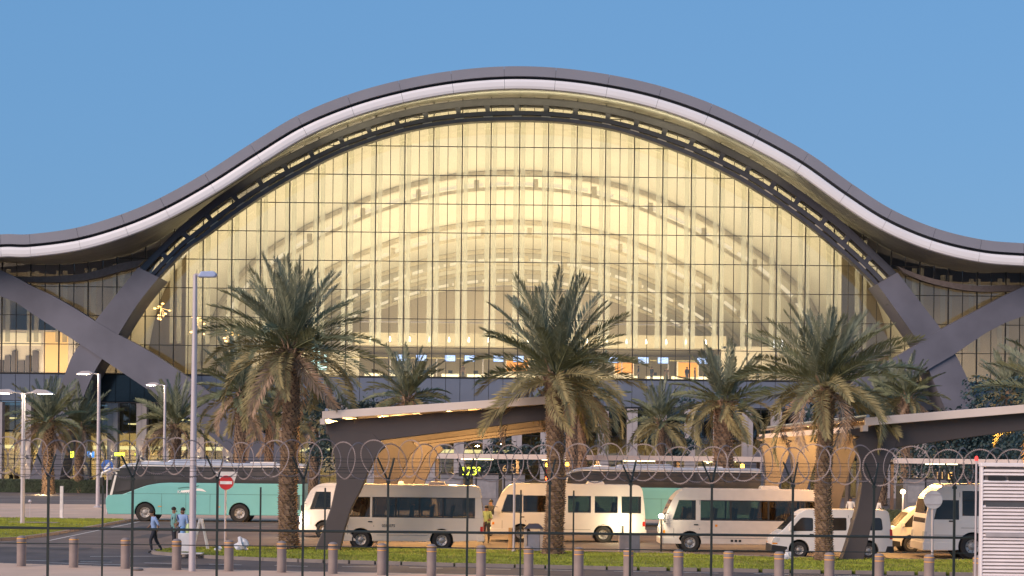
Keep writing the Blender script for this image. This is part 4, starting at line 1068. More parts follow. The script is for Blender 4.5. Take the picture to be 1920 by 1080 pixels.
# teal coaches
def coach(label, x, y, L=11.6, logo=True, marker=False):
    W = 2.5; r = .52; wx = (2.25, 7.72); v = Veh('coach', label, 'coach', x, y, W, 2.1, .07, 'teal coaches')
    low = [(.12,.40),(-.02,.75),(-.04,1.30),(.10,1.50)] + [(.95,1.55),(1.7,1.85),(2.4,2.10),(3.1,2.22),(3.7,2.25),(L,2.25)] + [(L,.40)]
    low = fillet(low, {1:.2,2:.12,5:.25,6:.25,7:.2})
    v.pr('body', side_outline(low, [], .40, wx, r), 0, W, M_teal, bevel=.03)
    gl = fillet([(.10,1.51),(.36,2.72),(.80,3.12),(1.5,3.14),(L-.03,3.14),(L-.03,2.26)], {1:.3,2:.25})
    gl += [(3.7,2.26),(3.1,2.23),(2.4,2.11),(1.7,1.86),(.95,1.56)]
    v.pr('glasshouse', gl, .02, W-.02, M_trim)
    rf = fillet([(.66,3.04),(1.05,3.31),(2.0,3.42),(L-.15,3.42),(L,3.30),(L,3.15),(1.5,3.15)], {1:.25,2:.4,3:.1})
    v.pr('roof', rf, .0, W, M_silv, bevel=.04)
    v.pr('roof_rail', [(1.35,3.20),(L-.05,3.20),(L-.05,3.26),(1.35,3.26)], -.012, .02, M_white, both=True)
    v.pr('window', fillet([(.72,2.42),(2.55,2.42),(2.55,3.1),(1.1,3.1),(.86,2.95)], {0:.05}), .006, .03, M_vgl2, both=True)
    xs = [2.7, 4.45, 6.2, 7.95, 9.7, L-.1]
    for q0, q1 in zip(xs[:-1], xs[1:]): v.pr('window', [(q0+.035,2.42),(q1-.035,2.42),(q1-.035,3.10),(q0+.035,3.10)], .006, .03, M_vgl2, both=True)
    v.win([(.52,1.66),(1.40,1.85),(1.40,2.30),(.66,2.30)], M_vgl2, 'driver_window')
    v.screen((.11,1.56), (.35,2.66), M_vgl2, inset=.1, th=.012)
    v.pr('front_pillar', [(.20,1.50),(.34,1.50),(.62,2.8),(.52,2.85)], -.012, .04, M_white, both=True)
    for k, q in enumerate((.5, 2.0, 3.6)): 
        pass
    v.pr('roof_unit', fillet([(3.4,3.42),(3.6,3.60),(6.6,3.60),(6.8,3.42)], {1:.15,2:.15}), .35, W-.35, M_silv, bevel=.05)
    v.pr('roof_hatch', fillet([(8.2,3.42),(8.25,3.50),(9.6,3.50),(9.65,3.42)], {1:.03,2:.03}), .5, W-.5, M_white, bevel=.02)
    v.pr('roof_hatch', fillet([(1.9,3.42),(2.1,3.50),(2.9,3.50),(3.1,3.42)], {1:.03,2:.03}), .6, W-.6, M_white, bevel=.02)
    for x_ in wx:
        b = MB(); b.lathe([(r+.087,.3),(r+.087,W-.3)], 26, 'y', c=(x_,0,r)); b.build('wheel_arch', M_trim, v.t)
    a, c = wheel_mesh(r, .3)
    for x_ in wx:
        for far in (0, 1):
            wh = inst('wheel', a, v.t, (x_, 0 if not far else W, r), (0,0,0 if not far else math.pi)); inst('rim', c, wh)
    for q in (3.2, 4.6, 6.0, 8.9): v.pr('locker_seam', [(q,.48),(q+.012,.48),(q+.012,1.6),(q,1.6)], -.004, .01, M_trim)
    v.pr('locker_seam', [(1.2,1.60),(L-.05,1.60),(L-.05,1.612),(1.2,1.612)], -.004, .01, M_trim)
    v.pr('vent_grille', [(9.95,.75),(11.2,.75),(11.2,1.6),(9.95,1.6)], -.01, .01, mat('grille', (.07,.11,.11), .6))
    v.pr('marker_lamp', [(3.0,.85),(3.2,.85),(3.2,.9),(3.0,.9)], -.014, .01, M_amb); v.pr('marker_lamp', [(6.4,.85),(6.6,.85),(6.6,.9),(6.4,.9)], -.014, .01, M_amb)
    b = MB(); b.tube([(.75,.15,2.95),(.25,-.08,3.0),(-.22,-.12,2.75),(-.28,-.12,2.5)], [.07,.09,.08,.05], 8); b.build('mirror_arm', M_white, v.t)
    b = MB(); b.box(-.34,-.12,-.28,.02,2.0,2.52); b.build('mirror', M_trim, v.t, bevel=.04)
    for ya in (.2, W-.6):
        b = MB(); b.box(-.06,-.02,ya,ya+.4,.75,1.0); b.build('headlight', M_headoff, v.t)
    b = MB()
    if logo:
        # white swoosh emblem with a lettered bar beneath
        sw = crom([(4.35,1.80),(4.9,1.86),(5.25,1.93),(5.55,1.90),(5.8,1.74)], 6); s2 = crom([(5.8,1.74),(5.5,1.78),(5.2,1.80),(4.8,1.72),(4.3,1.70)], 6)
        v.pr('emblem', [tuple(q) for q in sw[:-1]+s2], -.008, .01, mat('logo_white', (.85,.85,.85), .5))
        text_obj('KARWA', .24, .004, MATS['logo_white'], 'lettering', v.t, (4.55, -.012, 1.72))
        st = crom([(4.15,1.93),(4.6,2.0),(5.0,1.99),(5.35,2.10)], 5)
        b = MB(); b.tube([(q[0], -.006, q[1]) for q in st], .022, 5); b.build('script_stroke', mat('logo_dark', (.08,.22,.22), .5), v.t)
    return v
coach('teal coach with a white emblem at the far left, behind three men', XZ(199,950,107)[0], 107.0, L=11.4)
coach('teal coach behind the white minibuses, only its dark windows and silver roof showing', XZ(1045,950,107)[0], 107.0, L=11.8, logo=False)
# amber roof lamps on coach two
# ------------------------------------------------------------------ signs, lamps, street furniture
M_pole = mat('lamp_pole', (.52,.46,.46), .45, .2, var=.08, scale=1)
M_lampon = emis('lamp_panel', (1.0,.93,.78), 14)
def head(parent, x, z, sgn, s=1.0):
    b = MB(); b.prism([(x, z+.05), (x+sgn*.25*s, z+.16*s), (x+sgn*.62*s, z+.14*s), (x+sgn*.95*s, z-.02), (x+sgn*.2*s, z-.02)], -.14*s, .14*s)
    hd = b.build('lamp_head', M_pole, parent, bevel=.015)
    b = MB(); b.box(min(x+sgn*.3*s, x+sgn*.85*s), max(x+sgn*.3*s, x+sgn*.85*s), -.11*s, .11*s, z-.05, z-.024); b.build('lens', M_lampon, hd)
def lamp_post(label, px, d, top, r, heads, power, s=1.3):
    z = P(px, top, d).z; x = G(px, d).x + 0
    x = P(px, 880, d).x; t = thing('street_lamp', label, 'street lamp', (x, d, 0), group='street lamps')
    b = MB(); b.tube([(0,0,.0),(0,0,z*.5),(0,0,z)], [r*1.15, r, r*.8], 12); b.build('pole', M_pole, t)
    b = MB(); b.lathe([(r*2.4,0),(r*2.4,.05),(r*1.5,.12)], 14); b.build('base_plate', M_pole, t)
    for sgn in heads:
        b = MB(); b.tube([(0,0,z-.15),(sgn*.2,0,z+.02),(sgn*.45,0,z+.03)], .035, 6); b.build('bracket', M_pole, t); head(t, sgn*.4, z, sgn, s)
        lamp('street_light', (x+sgn*(.4+.55*s), d, z-.15), power, (1,.86,.62), .15)
    return t
lamp_post('short street lamp with two lit heads at the far left', 43, 99, 737, .11, (-1,1), 260)
lamp_post('street lamp with one lit head to the left, in front of the dark terminal recess', 184, 132, 701, .13, (-1,), 420)
lamp_post('street lamp with one small lit head, rising behind the coach', 308, 150, 722, .12, (-1,), 300)
t = thing('street_lamp', 'tall pale lamp post in the left foreground with a bluish unlit head', 'street lamp', (P(362,900,60.5).x, 60.5, .12), group='street lamps')
b = MB(); b.tube([(0,0,0),(0,0,4),(0,0,9.7)], [.118,.108,.07], 16); b.build('pole', M_pole, t)
b = MB(); b.box(-.02,.35,-.03,.03,9.66,9.74); b.build('bracket', M_pole, t)
b = MB(); b.prism([(.1,9.62),(.2,9.8),(.62,9.82),(.72,9.72),(.66,9.62)], -.16,.16); b.build('lamp_head', mat('lamp_head_blue', (.35,.42,.6), .35), t, bevel=.03)

# bollards on the footpath
bx = [40,138,235,331,429,528,624,716,809,902,991,1085,1178,1272,1366,1461,1555,1648,1742,1834]
bl = ['outermost bollard at the left edge, before the grass island','second from the left edge, before empty road','below the front wheel of the teal coach','just left of the tall white lamp post foot','under the no-entry sign','directly left of the tall left palm trunk','at the foot of the left shelter leg','below the front wheel of the cream minibus','below the rear wheel of the cream minibus','below the tail light of the cream minibus','below the litter bin','just right of the middle palm trunk','touching a fence post, below the concrete block','below the front of the beige minibus','below the middle of the beige minibus','at the nose of the white van','at the foot of the right palm','right of the right shelter leg','under the round grey sign','at the right, against the louvred screen']
M_boll = mat('bollard_grey', (.27,.21,.185), .7, var=.12, scale=3, bump=.2, bscale=40); M_band = mat('orange_band', (.75,.36,.08), .5)
def bollard_proto():
    t = thing('bollard', '', 'bollard', (0,0,.12), group='bollards along the footpath')
    b = MB(); b.lathe([(.155,0),(.155,.86),(.158,.865),(.158,.93),(.15,.98),(.12,1.02),(.06,1.045),(.01,1.05)], 22); b.build('shaft', M_boll, t)
    for z in (.80, .94):
        b = MB(); b.lathe([(.158,z),(.162,z+.005),(.162,z+.025),(.158,z+.03)], 22); b.build('reflective_band', M_band, t)
    return t
bp0 = bollard_proto()
for i, (px, lab) in enumerate(zip(bx, bl)):
    f = (px-40)/1794; d = F/(55.7+(62-55.7)*f); p = P(px, 1060, d)
    lab = 'grey bollard with two orange bands, ' + lab
    if i == 0: bp0.location = (p.x, d, .1); bp0['label'] = lab
    else: dup(bp0, (p.x, d, .1), lab)

# perimeter fence with razor coil
M_fence = mat('fence_green', (.012,.020,.017), .6, 0, var=.2, scale=6); M_wire = mat('razor_wire', (.31,.25,.23), .6, .0, var=.25, scale=9)
DF = 34.7
f0 = thing('security_fence', 'dark green wire fence with Y-shaped posts and a razor coil on top, across the foreground', 'fence', (0, DF, 0))
posts = [-70,90,248,407,568,727,876,1030,1182,1334,1486,1638,1789,1945]
zt = 3.52
arm_bm = MB(); arm_bm.tube([(0,0,zt-.02),(-.20,-.10,zt+.42)], .018, 6); arm_bm.tube([(0,0,zt-.02),(.10,.12,zt+.42)], .018, 6); arm_me = arm_bm.mesh('post_arm', M_fence)
pb = MB(); pb.box(-.021,.021,-.021,.021,0,zt); pb.box(-.036,.036,-.036,.036,zt-.05,zt-.0); pmesh = pb.mesh('post', M_fence)
pc = MB(); pc.tube([(0,0,2.0),(0,0,zt)], .012, 6); clip = MB()
for k in range(12): clip.box(-.045,.045,-.045,-.033,.4+k*.26,.425+k*.26)
clip_me = clip.mesh('mesh_clip', M_fence)
for px in posts:
    x = P(px, 1000, DF).x; o = inst('post', pmesh, f0, (x, 0, 0)); inst('post_arm', arm_me, f0, (x, 0, 0))
# second row, a little further off
F2 = 41.0; f1 = thing('security_fence', 'second line of slim dark green fence posts standing just behind the razor-wire fence', 'fence', (0, F2, 0))
p2 = MB(); p2.box(-.018,.018,-.018,.018,0,3.25); p2m = p2.mesh('post', M_fence)
for px in (192,488,609,976,1075,-30): inst('post', p2m, f1, (P(px,1000,F2).x, 0, 0))

for z, r in ((2.56,.024),(2.27,.009)):
    b = MB(); b.tube([(-12,0,z),(-4,.0,z-.01),(4,0,z),(12,0,z-.01)], r, 6); b.build('rail', M_fence, f0)
for z, y in ((3.56,-.02),(3.66,-.04),(3.76,-.06),(3.86,-.08),(3.92,.1),(3.72,.06)):
    b = MB(); b.tube([(-12+i*.75, y, z-.012*math.sin(i*1.7)) for i in range(33)], .0045, 4); b.build('barbed_strand', M_fence, f0)
def loop_mesh(seed):
    rnd = random.Random(seed); b = MB(); R0 = .345; n = 30
    pts = [Vector((R0*math.cos(2*math.pi*i/n), .03*math.sin(4*math.pi*i/n), R0*math.sin(2*math.pi*i/n))) for i in range(n+1)]
    b.tube(pts, .006, 5, caps=False)
    for i in range(n*2):
        a = 2*math.pi*(i+.5)/(n*2); c = Vector((R0*math.cos(a), 0, R0*math.sin(a))); t = Vector((-math.sin(a),0,math.cos(a))); o = Vector((math.cos(a),0,math.sin(a)))
        y = .03*math.sin(2*a); c.y = y
        b.add([c-t*.018, c+o*.019+t*.012, c+t*.018, c-o*.019-t*.012], [(0,1,2,3)])
    return b.mesh('wire_loop', M_wire)
lm = [loop_mesh(i) for i in range(3)]
rnd = random.Random(9)
for k in range(78):
    x = -12+ k*.315 + rnd.uniform(-.03,.03)
    inst('wire_loop', lm[k%3], f0, (x, .02, 3.90+rnd.uniform(-.045,.035)), (rnd.uniform(-.16,.16), 0, (R(40) if k % 2 else R(-40))+rnd.uniform(-.2,.2)))

# louvred screen at the right edge
lx0 = P(1843, 1000, 34.0).x; lx1 = lx0+3.4
t = thing('louvred_screen', 'white screen wall of horizontal louvres at the right edge', 'wall', (lx0, 34.0, 0))
M_lv = mat('louvre_white', (.86,.78,.75), .5, var=.06, scale=2)
zt2 = P(1880, 873, 34).z
b = MB(); b.box(.03, 3.37, .04, .16, 0, zt2-.03); b.build('core', mat('cabin_core', (.16,.14,.14), .7), t)
b = MB(); z = .1
while z < zt2-.08:
    gap_ = any(abs(z-q) < .028 for q in (zt2-.24, zt2-.72))
    if not gap_:
        zz0, zz1 = z, z+.052
        b.add([(0,.03,zz0),(3.4,.03,zz0),(3.4,-.012,zz0+.012),(0,-.012,zz0+.012),(3.4,.03,zz1),(0,.03,zz1)], [(0,1,2,3),(3,2,4,5),(0,5,1) if False else (0,3,5),(1,4,2),(0,5,4,1)])
    z += .066
o = b.build('louvre_slats', M_lv, t); o['kind'] = 'stuff'
b = MB(); b.box(-.04,.0,-.0,.16,0,zt2-.02); b.build('corner_post', M_lv, t, bevel=.01)
b = MB(); b.box(-.05,3.42,-.03,.18,zt2-.02,zt2+.05); b.build('roof_trim', M_lv, t, bevel=.01)
for k in range(9):
    b = MB(); b.box(.09+k*.37,.40+k*.37,-.004,.03,zt2-.27,zt2-.205); b.build('vent', M_trim, t)
b = MB(); b.box(.05,3.3,-.006,.03,zt2-.76,zt2-.68); b.build('vent', mat('vent_glass', (.09,.09,.09), .2), t)
b = MB(); b.box(.05,3.3,-.016,.03,zt2-1.31,zt2-1.24); b.build('name_strip', mat('strip_grey', (.42,.38,.37), .5), t)
p = P(1841, 860, 34.3)
t = thing('warning_lamp', 'small red lamp on a thin post at the corner of the louvred screen', 'lamp', (p.x-.1, 34.3, 0))
b = MB(); b.tube([(0,0,0),(0,0,p.z-.04)], .02, 8); b.build('post', M_pole, t)
b = MB(); b.lathe([(.03,0),(.035,.02),(.03,.07),(.01,.09)], 12, c=(0,0,p.z-.04)); b.build('lens', emis('red_lamp', (1,.06,.05), 1.5), t)

# no-entry sign and the round grey sign seen from behind
d = 80.0; p = P(424, 905, d)
t = thing('no_entry_sign', 'red no-entry sign with a white bar, in front of the teal coach', 'road sign', (p.x, d, .1))
b = MB(); b.tube([(-.03,.05,0),(-.03,.05,p.z+.2)], .045, 10); b.build('pole', M_pole, t)
b = MB(); b.prism([(-.50,p.z+.5-.1),(.50,p.z+.5-.1),(.28,p.z-.3),(-.28,p.z-.3)], 0, .02); b.build('backing_plate', M_white, t)
b = MB(); b.lathe([(.31,-.025),(.31,-.003)], 28, 'y', c=(0,0,p.z-.1)); b.build('disc', mat('sign_red', (.55,.03,.03), .4), t)
b = MB(); b.box(-.26,.26,-.034,-.027,p.z-.1-.065,p.z-.1+.065); b.build('bar', mat('sign_white', (.8,.8,.78), .4), t)
d = 72.5; p = P(1749, 937, d)
t = thing('round_sign', 'round pale road sign seen from behind, before the white bus at the right', 'road sign', (p.x, d, .1))
b = MB(); b.tube([(0,.0,0),(0,.0,p.z+.25)], .05, 10); b.build('pole', M_pole, t)
b = MB(); b.lathe([(.36,-.05),(.37,-.04),(.36,-.03)], 28, 'y', c=(0,-.02,p.z-.1)); b.build('disc', mat('sign_back', (.60,.56,.56), .5, .2), t)
b = MB(); b.box(-.3,.3,-.09,-.071,p.z+.08,p.z+.12); b.box(-.3,.3,-.09,-.071,p.z-.3,p.z-.26); b.build('bracket', M_pole, t)

# coach indicator lights built as a traffic signal beside the middle palm
d = 82.0; p = P(1029, 884, d)
t = thing('indicator_signal', 'amber over red coach indicators, built as a traffic signal beside the middle palm trunk', 'indicator light', (p.x-.03, d, 0))
b = MB(); b.tube([(0,.15,0),(0,.15,p.z)], .06, 10); b.build('pole', M_trim, t)
b = MB(); b.box(-.17,.17,-.1,.1,p.z-.5,p.z+.5); b.build('housing', M_trim, t, bevel=.02)
for dz, nm, m in ((.30,'amber_lens',emis('amber_on', (1,.55,.05), 9)),(0,'dark_lens',mat('dim_red', (.3,.02,.02), .3)),(-.30,'red_lens',emis('red_on', (1,.12,.03), 7))):
    b = MB(); b.lathe([(.12,-.13),(.13,-.11),(.13,-.1)], 16, 'y', c=(0,0,p.z+dz)); b.build(nm, m, t)
    b = MB(); b.tube([(-.14,-.14,p.z+dz),(-.1,-.2,p.z+dz+.1),(0,-.22,p.z+dz+.14),(.1,-.2,p.z+dz+.1),(.14,-.14,p.z+dz)], .012, 5); b.build('visor', M_trim, t)
for px, py, lab in ((1063,873,'round amber beacon on the front of the second coach roof'),(1392,877,'bright amber beacon on the rear of the second coach roof')):
    p = P(px, py, 107.6); t = thing('roof_beacon', lab, 'beacon', (p.x, 107.6, 3.42), group='amber roof beacons')
    b = MB(); b.lathe([(.14,0),(.14,.03),(.1,.04)], 14); b.build('beacon_base', M_trim, t)
    b = MB(); b.lathe([(.11,.04),(.12,.1),(.11,.2),(.05,.25)], 14); b.build('beacon_lens', emis('beacon_amber', (1,.5,.04), 12), t)
# ground lamp
p = P(1693, 922, 116); t = thing('path_lamp', 'glowing globe lamp on a short post beyond the yellow van', 'lamp', (p.x, 116, 0))
b = MB(); b.tube([(0,0,0),(0,0,p.z-.12)], .05, 8); b.build('post', M_pole, t)
b = MB(); b.lathe([(.02,-.15),(.12,-.1),(.16,0),(.12,.1),(.02,.15)], 14, c=(0,0,p.z)); b.build('globe', emis('globe', (1,.75,.35), 25), t)
lamp('globe_light', (p.x, 115.6, p.z), 120, (1,.72,.35), .2)

# litter bin, timber posts, block, ladder, bags
d = 75.6; p = G(1004, d)
t = thing('litter_bin', 'grey litter bin with a dark pyramid lid in front of the white framed minibus', 'litter bin', (p.x, d, .11))
b = MB(); b.box(-.26,.26,-.24,.24,.02,.82); b.build('bin_body', mat('bin_grey', (.22,.22,.26), .45), t, bevel=.02)
for sx in (-1,1):
    b = MB(); b.box(sx*.33-.06,sx*.33+.06,-.27,.27,0,.94); b.build('side_panel', mat('bin_side', (.42,.34,.28), .6), t, bevel=.01)
b = MB(); b.add([(-.42,-.34,.94),(.42,-.34,.94),(.42,.34,.94),(-.42,.34,.94),(-.2,-.12,1.14),(.2,-.12,1.14),(.2,.12,1.14),(-.2,.12,1.14)], [(0,3,2,1),(4,5,6,7),(0,1,5,4),(1,2,6,5),(2,3,7,6),(3,0,4,7)]); b.build('lid', mat('bin_lid', (.06,.065,.09), .35), t)
M_or = mat('orange_timber', (.50,.27,.09), .7)
for px, lab in ((960,'orange timber post left of the litter bin'),(990,'orange timber post touching the litter bin')):
    p = G(px, 76.0); b = MB(); b.box(-.07,.07,-.07,.07,0,.95 if px < 970 else .8); b.box(-.11,.11,-.1,.1,0,.12)
    o = b.build('timber_post', M_or, bevel=.01); o.location = (p.x, 76.0, .1); tag(o, lab, 'post', 'orange timber posts')
p = G(967, 75.4); t = thing('thin_pole', 'thin pale pole standing left of the litter bin', 'pole', (p.x, 75.4, .1))
b = MB(); b.tube([(0,0,0),(0,0,3.0)], .05, 10); b.build('pole', M_pole, t); b = MB(); b.lathe([(.1,0),(.1,.05)], 12); b.build('foot', M_pole, t)
p = G(1184, 77.4); t = thing('concrete_block', 'grey concrete block in front of the rear of the white framed minibus', 'block', (p.x, 77.4, .0))
b = MB(); b.box(-.45,.42,-.25,.25,.0,.78); b.build('block', mat('concrete', (.27,.24,.23), .85, var=.15), t, bevel=.03); b = MB(); b.box(-.05,.40,-.27,-.255,.1,.76); b.build('side_plate', mat('plate_grey', (.20,.20,.21), .5), t)
# headlight glare lamps
p = P(1243, 968, 78.2)
t = thing('utility_lamp', 'bright white lamp at the front edge of the beige minibus', 'lamp', (p.x-.05, 78.4, 0))
b = MB(); b.tube([(0,0,0),(0,0,p.z-.1)], .04, 8); b.build('post', M_trim, t); b = MB(); b.lathe([(.03,-.1),(.1,-.06),(.12,0),(.1,.06),(.03,.1)], 12, c=(0,0,p.z)); b.build('globe', emis('globe_white', (1,.93,.75), 22), t)
lamp('lamp_glow', (p.x-.15, 78.0, p.z), 60, (1,.9,.65), .1)
p = P(1168, 981, 85.6)
t = thing('utility_lamp', 'bright lamp glowing against the rear flank of the white framed minibus', 'lamp', (p.x, 85.7, 0))
b = MB(); b.tube([(0,0,0),(0,0,p.z-.1)], .04, 8); b.build('post', M_trim, t); b = MB(); b.lathe([(.03,-.1),(.12,-.06),(.14,0),(.12,.06),(.03,.1)], 12, c=(0,0,p.z)); b.build('globe', MATS['globe_white'], t)
lamp('lamp_glow', (p.x, 85.3, p.z), 110, (1,.85,.5), .1)
p = P(563, 974, 87.9); lamp('headlamp_glow', (p.x-.2, 87.9, .95), 60, (1,.85,.55), .1)
# ladder and cart
p = G(380, 74.5); t = thing('stepladder', 'white stepladder standing right of the tall lamp post', 'ladder', (p.x, 74.5, 0))
for sx, nm in ((-1,'front_rail'),(1,'rear_rail')):
    for o_ in (-.2,.2):
        b = MB(); b.tube([(sx*.03,o_*.7,1.35),(sx*.32,o_,0)], .03, 6); b.build(nm, mat('ladder_white', (.62,.60,.58), .5), t)
for k in range(5):
    z = .2+k*.24; xx = .32*(1-z/1.35)+.03
    b = MB(); b.box(-xx-.04,-xx+.04,-.19,.19,z-.012,z+.012); b.build('rung', MATS['ladder_white'], t)
p = G(350, 70.2); t = thing('cleaning_cart', 'white wheeled cart with blue and green bottles at the foot of the lamp post', 'cart', (p.x, 70.2, 0))
b = MB(); b.prism([(-.2,.25),(.25,.25),(.3,.95),(-.22,.95)], -.2,.2); b.build('bin_tub', mat('tub_white', (.66,.64,.63), .5), t, bevel=.03)
b = MB(); b.box(-.3,.7,-.25,.25,.16,.2); b.build('tray', MATS['tub_white'], t)
for x, y in ((-.2,-.2),(.6,-.2),(-.2,.2),(.6,.2)):
    b = MB(); b.lathe([(.07,-.02),(.07,.02)], 12, 'y', c=(x,y,.07)); b.box(x-.015,x+.015,y-.015,y+.015,.1,.17); b.build('caster', M_trim, t)
b = MB(); b.lathe([(.09,.95),(.1,1.15),(.04,1.2)], 12, c=(-.08,0,0)); b.build('bottle', mat('bottle_blue', (.2,.35,.6), .4), t)
b = MB(); b.lathe([(.1,.95),(.12,1.1),(.06,1.3)], 12, c=(.14,0,0)); b.build('bottle', mat('bottle_lime', (.45,.55,.25), .4), t)
def bag(label, px, d, s, name='plastic_bag'):
    rnd = random.Random(int(px)); bm_ = bmesh.new(); bmesh.ops.create_icosphere(bm_, subdivisions=3, radius=1)
    for v in bm_.verts:
        q = v.co.copy(); k = .75+.25*math.sin(q.x*6+q.z*4)+rnd.uniform(-.08,.08); v.co = Vector((q.x*.36*k, q.y*.25*k, max(-.15, q.z*.24*k)+(.22*max(0,q.z)**3)))*s
    me = bpy.data.meshes.new(name); bm_.to_mesh(me); bm_.free(); me.materials.append(mat('white_plastic', (.62,.62,.64), .4)); 
    p = G(px, d); o = inst(name, me, None, (p.x, d, .11+.15*s)); tag(o, label, 'bag')
bag('crumpled white plastic bag lying on the grass right of the no-entry sign', 457, 74.0, 1.0)
bag('small crumpled white bag on the grass beside the no-entry pole', 413, 73.0, .5)
bag('white and green litter bag by the front wheel of the white van', 1481, 71.5, .7)
p = G(257, 61.8); o = inst('stone', None) if False else None
b = MB(); b.lathe([(.05,0),(.16,.01),(.2,.05),(.12,.09),(.02,.1)], 10); o = b.build('stone', M_kerb); o.location = (G(263,60.6).x, 60.6, .115); tag(o, 'small pale stone lying on the footpath edge left of the lamp post', 'stone')
# white marker post and small lamp by the island
p = G(118, 108.8); t = thing('marker_post', 'slim white marker post on the pink paving behind the grass island', 'post', (p.x, 108.8, 0))
b = MB(); b.box(-.09,.09,-.09,.09,.06,1.95); b.build('shaft', mat('post_white', (.68,.64,.62), .5), t, bevel=.01); b = MB(); b.box(-.2,.2,-.16,.16,0,.055); b.build('base_plate', MATS['post_white'], t)
p = G(50, 107.9); t = thing('garden_light', 'small unlit garden light on a thin stalk behind the grass island', 'lamp', (p.x, 108.9, 0))
b = MB(); b.tube([(0,0,.05),(.02,0,1.0)], .02, 6); b.build('stalk', M_pole, t); b = MB(); b.lathe([(.1,.98),(.12,1.02),(.06,1.12),(.01,1.14)], 12); b.build('cap', M_pole, t); b = MB(); b.box(-.28,.28,-.2,.2,0,.06); b.build('base_plate', M_kerb, t)
# lawn cover strip on the island
b = MB(); b.slab([(-27.3,100),(-24.6,100),(-24.6,100.8),(-27.3,100.8)], .1, .14); o = b.build('drain_cover', M_kerb); tag(o, 'flat pale drain cover set in the far left lawn', 'drain cover')

# round blue road sign and lit signs by the terminal
def disc_sign(label, px, py, d, r, m, name='blue_disc_sign'):
    p = P(px, py, d); t = thing(name, label, 'road sign', (p.x, d, 0))
    b = MB(); b.tube([(0,.06,0),(0,.06,p.z)], .05, 8); b.build('pole', M_pole, t)
    b = MB(); b.lathe([(r,-.02),(r,.0)], 24, 'y', c=(0,0,p.z)); b.build('disc', m, t)
    b = MB(); b.prism([(-.22,p.z-.16),(-.14,p.z-.24),(.2,p.z+.1),(.22,p.z+.24),(.08,p.z+.22)], -.035,-.022); b.build('arrow', MATS['sign_white'], t)
disc_sign('round blue direction sign left of the coach mirrors', 201, 874, 118, .40, mat('sign_blue', (.06,.16,.5), .4))
def lit_sign(label, px, py, d, wd, hh, m, txt=None, mt=None, ts=.5, stand=True, name='lit_sign'):
    p = P(px, py, d); t = thing(name, label, 'lit sign', (p.x, d, 0))
    if stand:
        b = MB(); b.box(-.06,.06,.1,.2,0,p.z-hh/2); b.build('post', M_trim, t)
    else:
        b = MB(); b.box(-.03,.03,.05,.1,p.z+hh/2,p.z+hh/2+1.0); b.build('hanger', M_trim, t)
    b = MB(); b.box(-wd/2, wd/2, 0, .12, p.z-hh/2, p.z+hh/2); b.build('panel', m, t, bevel=.02)
    if txt: text_obj(txt, ts, .01, mt, 'lettering', t, (0,-.02,p.z))
lit_sign('square blue lit sign in the ground floor windows at the left', 170, 852, 191.5, .72*1.0, .62, emis('sign_blue_lit', (.12,.38,.95), 1.2), 'E', M_lampon, .4)
lit_sign('narrow yellow lit sign between palm trunks at the left', 135, 852, 188, .32, .62, M_yel)
lit_sign('wide yellow lit sign on the terminal just left of the coach roof', 224, 852, 189, 1.0, .34, M_yel)

# wall sconces on the terminal columns
M_sc = emis('sconce_glow', (1,.82,.5), 10)
pr_ = None
names = {-17:'leftmost column, at the picture edge',-16:'column behind the double street lamp',-15:'column behind the lit palm trunk',-14:'column by the narrow yellow sign',-13:'column left of the blue lit sign',-12:'column right of the blue lit sign',-11:'column above the coach front',-10:'column beside the tall white lamp post',-9:'column above the coach middle',-8:'column near the background palm',-7:'column right of the tall left palm',-6:'column behind the left shelter'}
sc_t = thing('wall_sconce', '', 'wall light', (0,0,0), group='up-and-down wall lights on the terminal columns')
b = MB(); b.lathe([(.09,-.16),(.11,-.14),(.11,.14),(.09,.16)], 12); b.build('housing', M_pole, sc_t)
b = MB(); b.lathe([(.08,.165),(.08,.175)], 12); b.lathe([(.08,-.175),(.08,-.165)], 12); b.build('lens', M_sc, sc_t)
for i, (k, nm) in enumerate(names.items()):
    x = PX0+PW*2*k; loc = (x, 192.35, 3.4); lab = 'small up-and-down wall light on the ' + nm
    if i == 0: sc_t.location = loc; sc_t['label'] = lab
    else: dup(sc_t, loc, lab)
    for sgn in (-1, 1):
        lamp('sconce_light', (x, 192.33, 3.4+sgn*.22), 95 if sgn > 0 else 130, (1,.68,.34), .05, 'SPOT', (R(180) if sgn > 0 else 0, 0, 0), 62)
# palm uplights at the left
lamp('trunk_light', (G(91,168).x-.6, 168.5, .3), 420, (1,.7,.35), .1)
for px, d in ((530,73.5),(1030,72),(1535,69.6)):
    pass

# ------------------------------------------------------------------ hall contents
YS = 205.0
def hz(py, y): return EYE+(855-py)*y/F
gz = hz(673, YS)
t = thing('display_gantry', 'long horizontal gantry rail carrying the flight screens inside the hall', 'gantry', (0, YS, ZF-.05))
x0, x1 = P(640,673,YS).x, P(1345,673,YS).x
b = MB(); b.box(x0, x1, .0, .12, gz-ZF+.05-.05, gz-ZF+.05+.05); b.build('beam', mat('gantry_gold', (.6,.5,.25), .4, .3), t)
for k in range(9):
    x = x0+.3+(x1-x0-.6)*k/8; b = MB(); b.box(x-.06,x+.06,.0,.12,0,gz-ZF-.0); b.build('post', M_col, t)
M_scr = mat('screen_lit', (.2,.3,.6), .3)
n = M_scr.node_tree; bs = n.nodes['Principled BSDF']; tc = n.nodes.new('ShaderNodeTexCoord'); br = n.nodes.new('ShaderNodeTexBrick'); mp = n.nodes.new('ShaderNodeMapping')
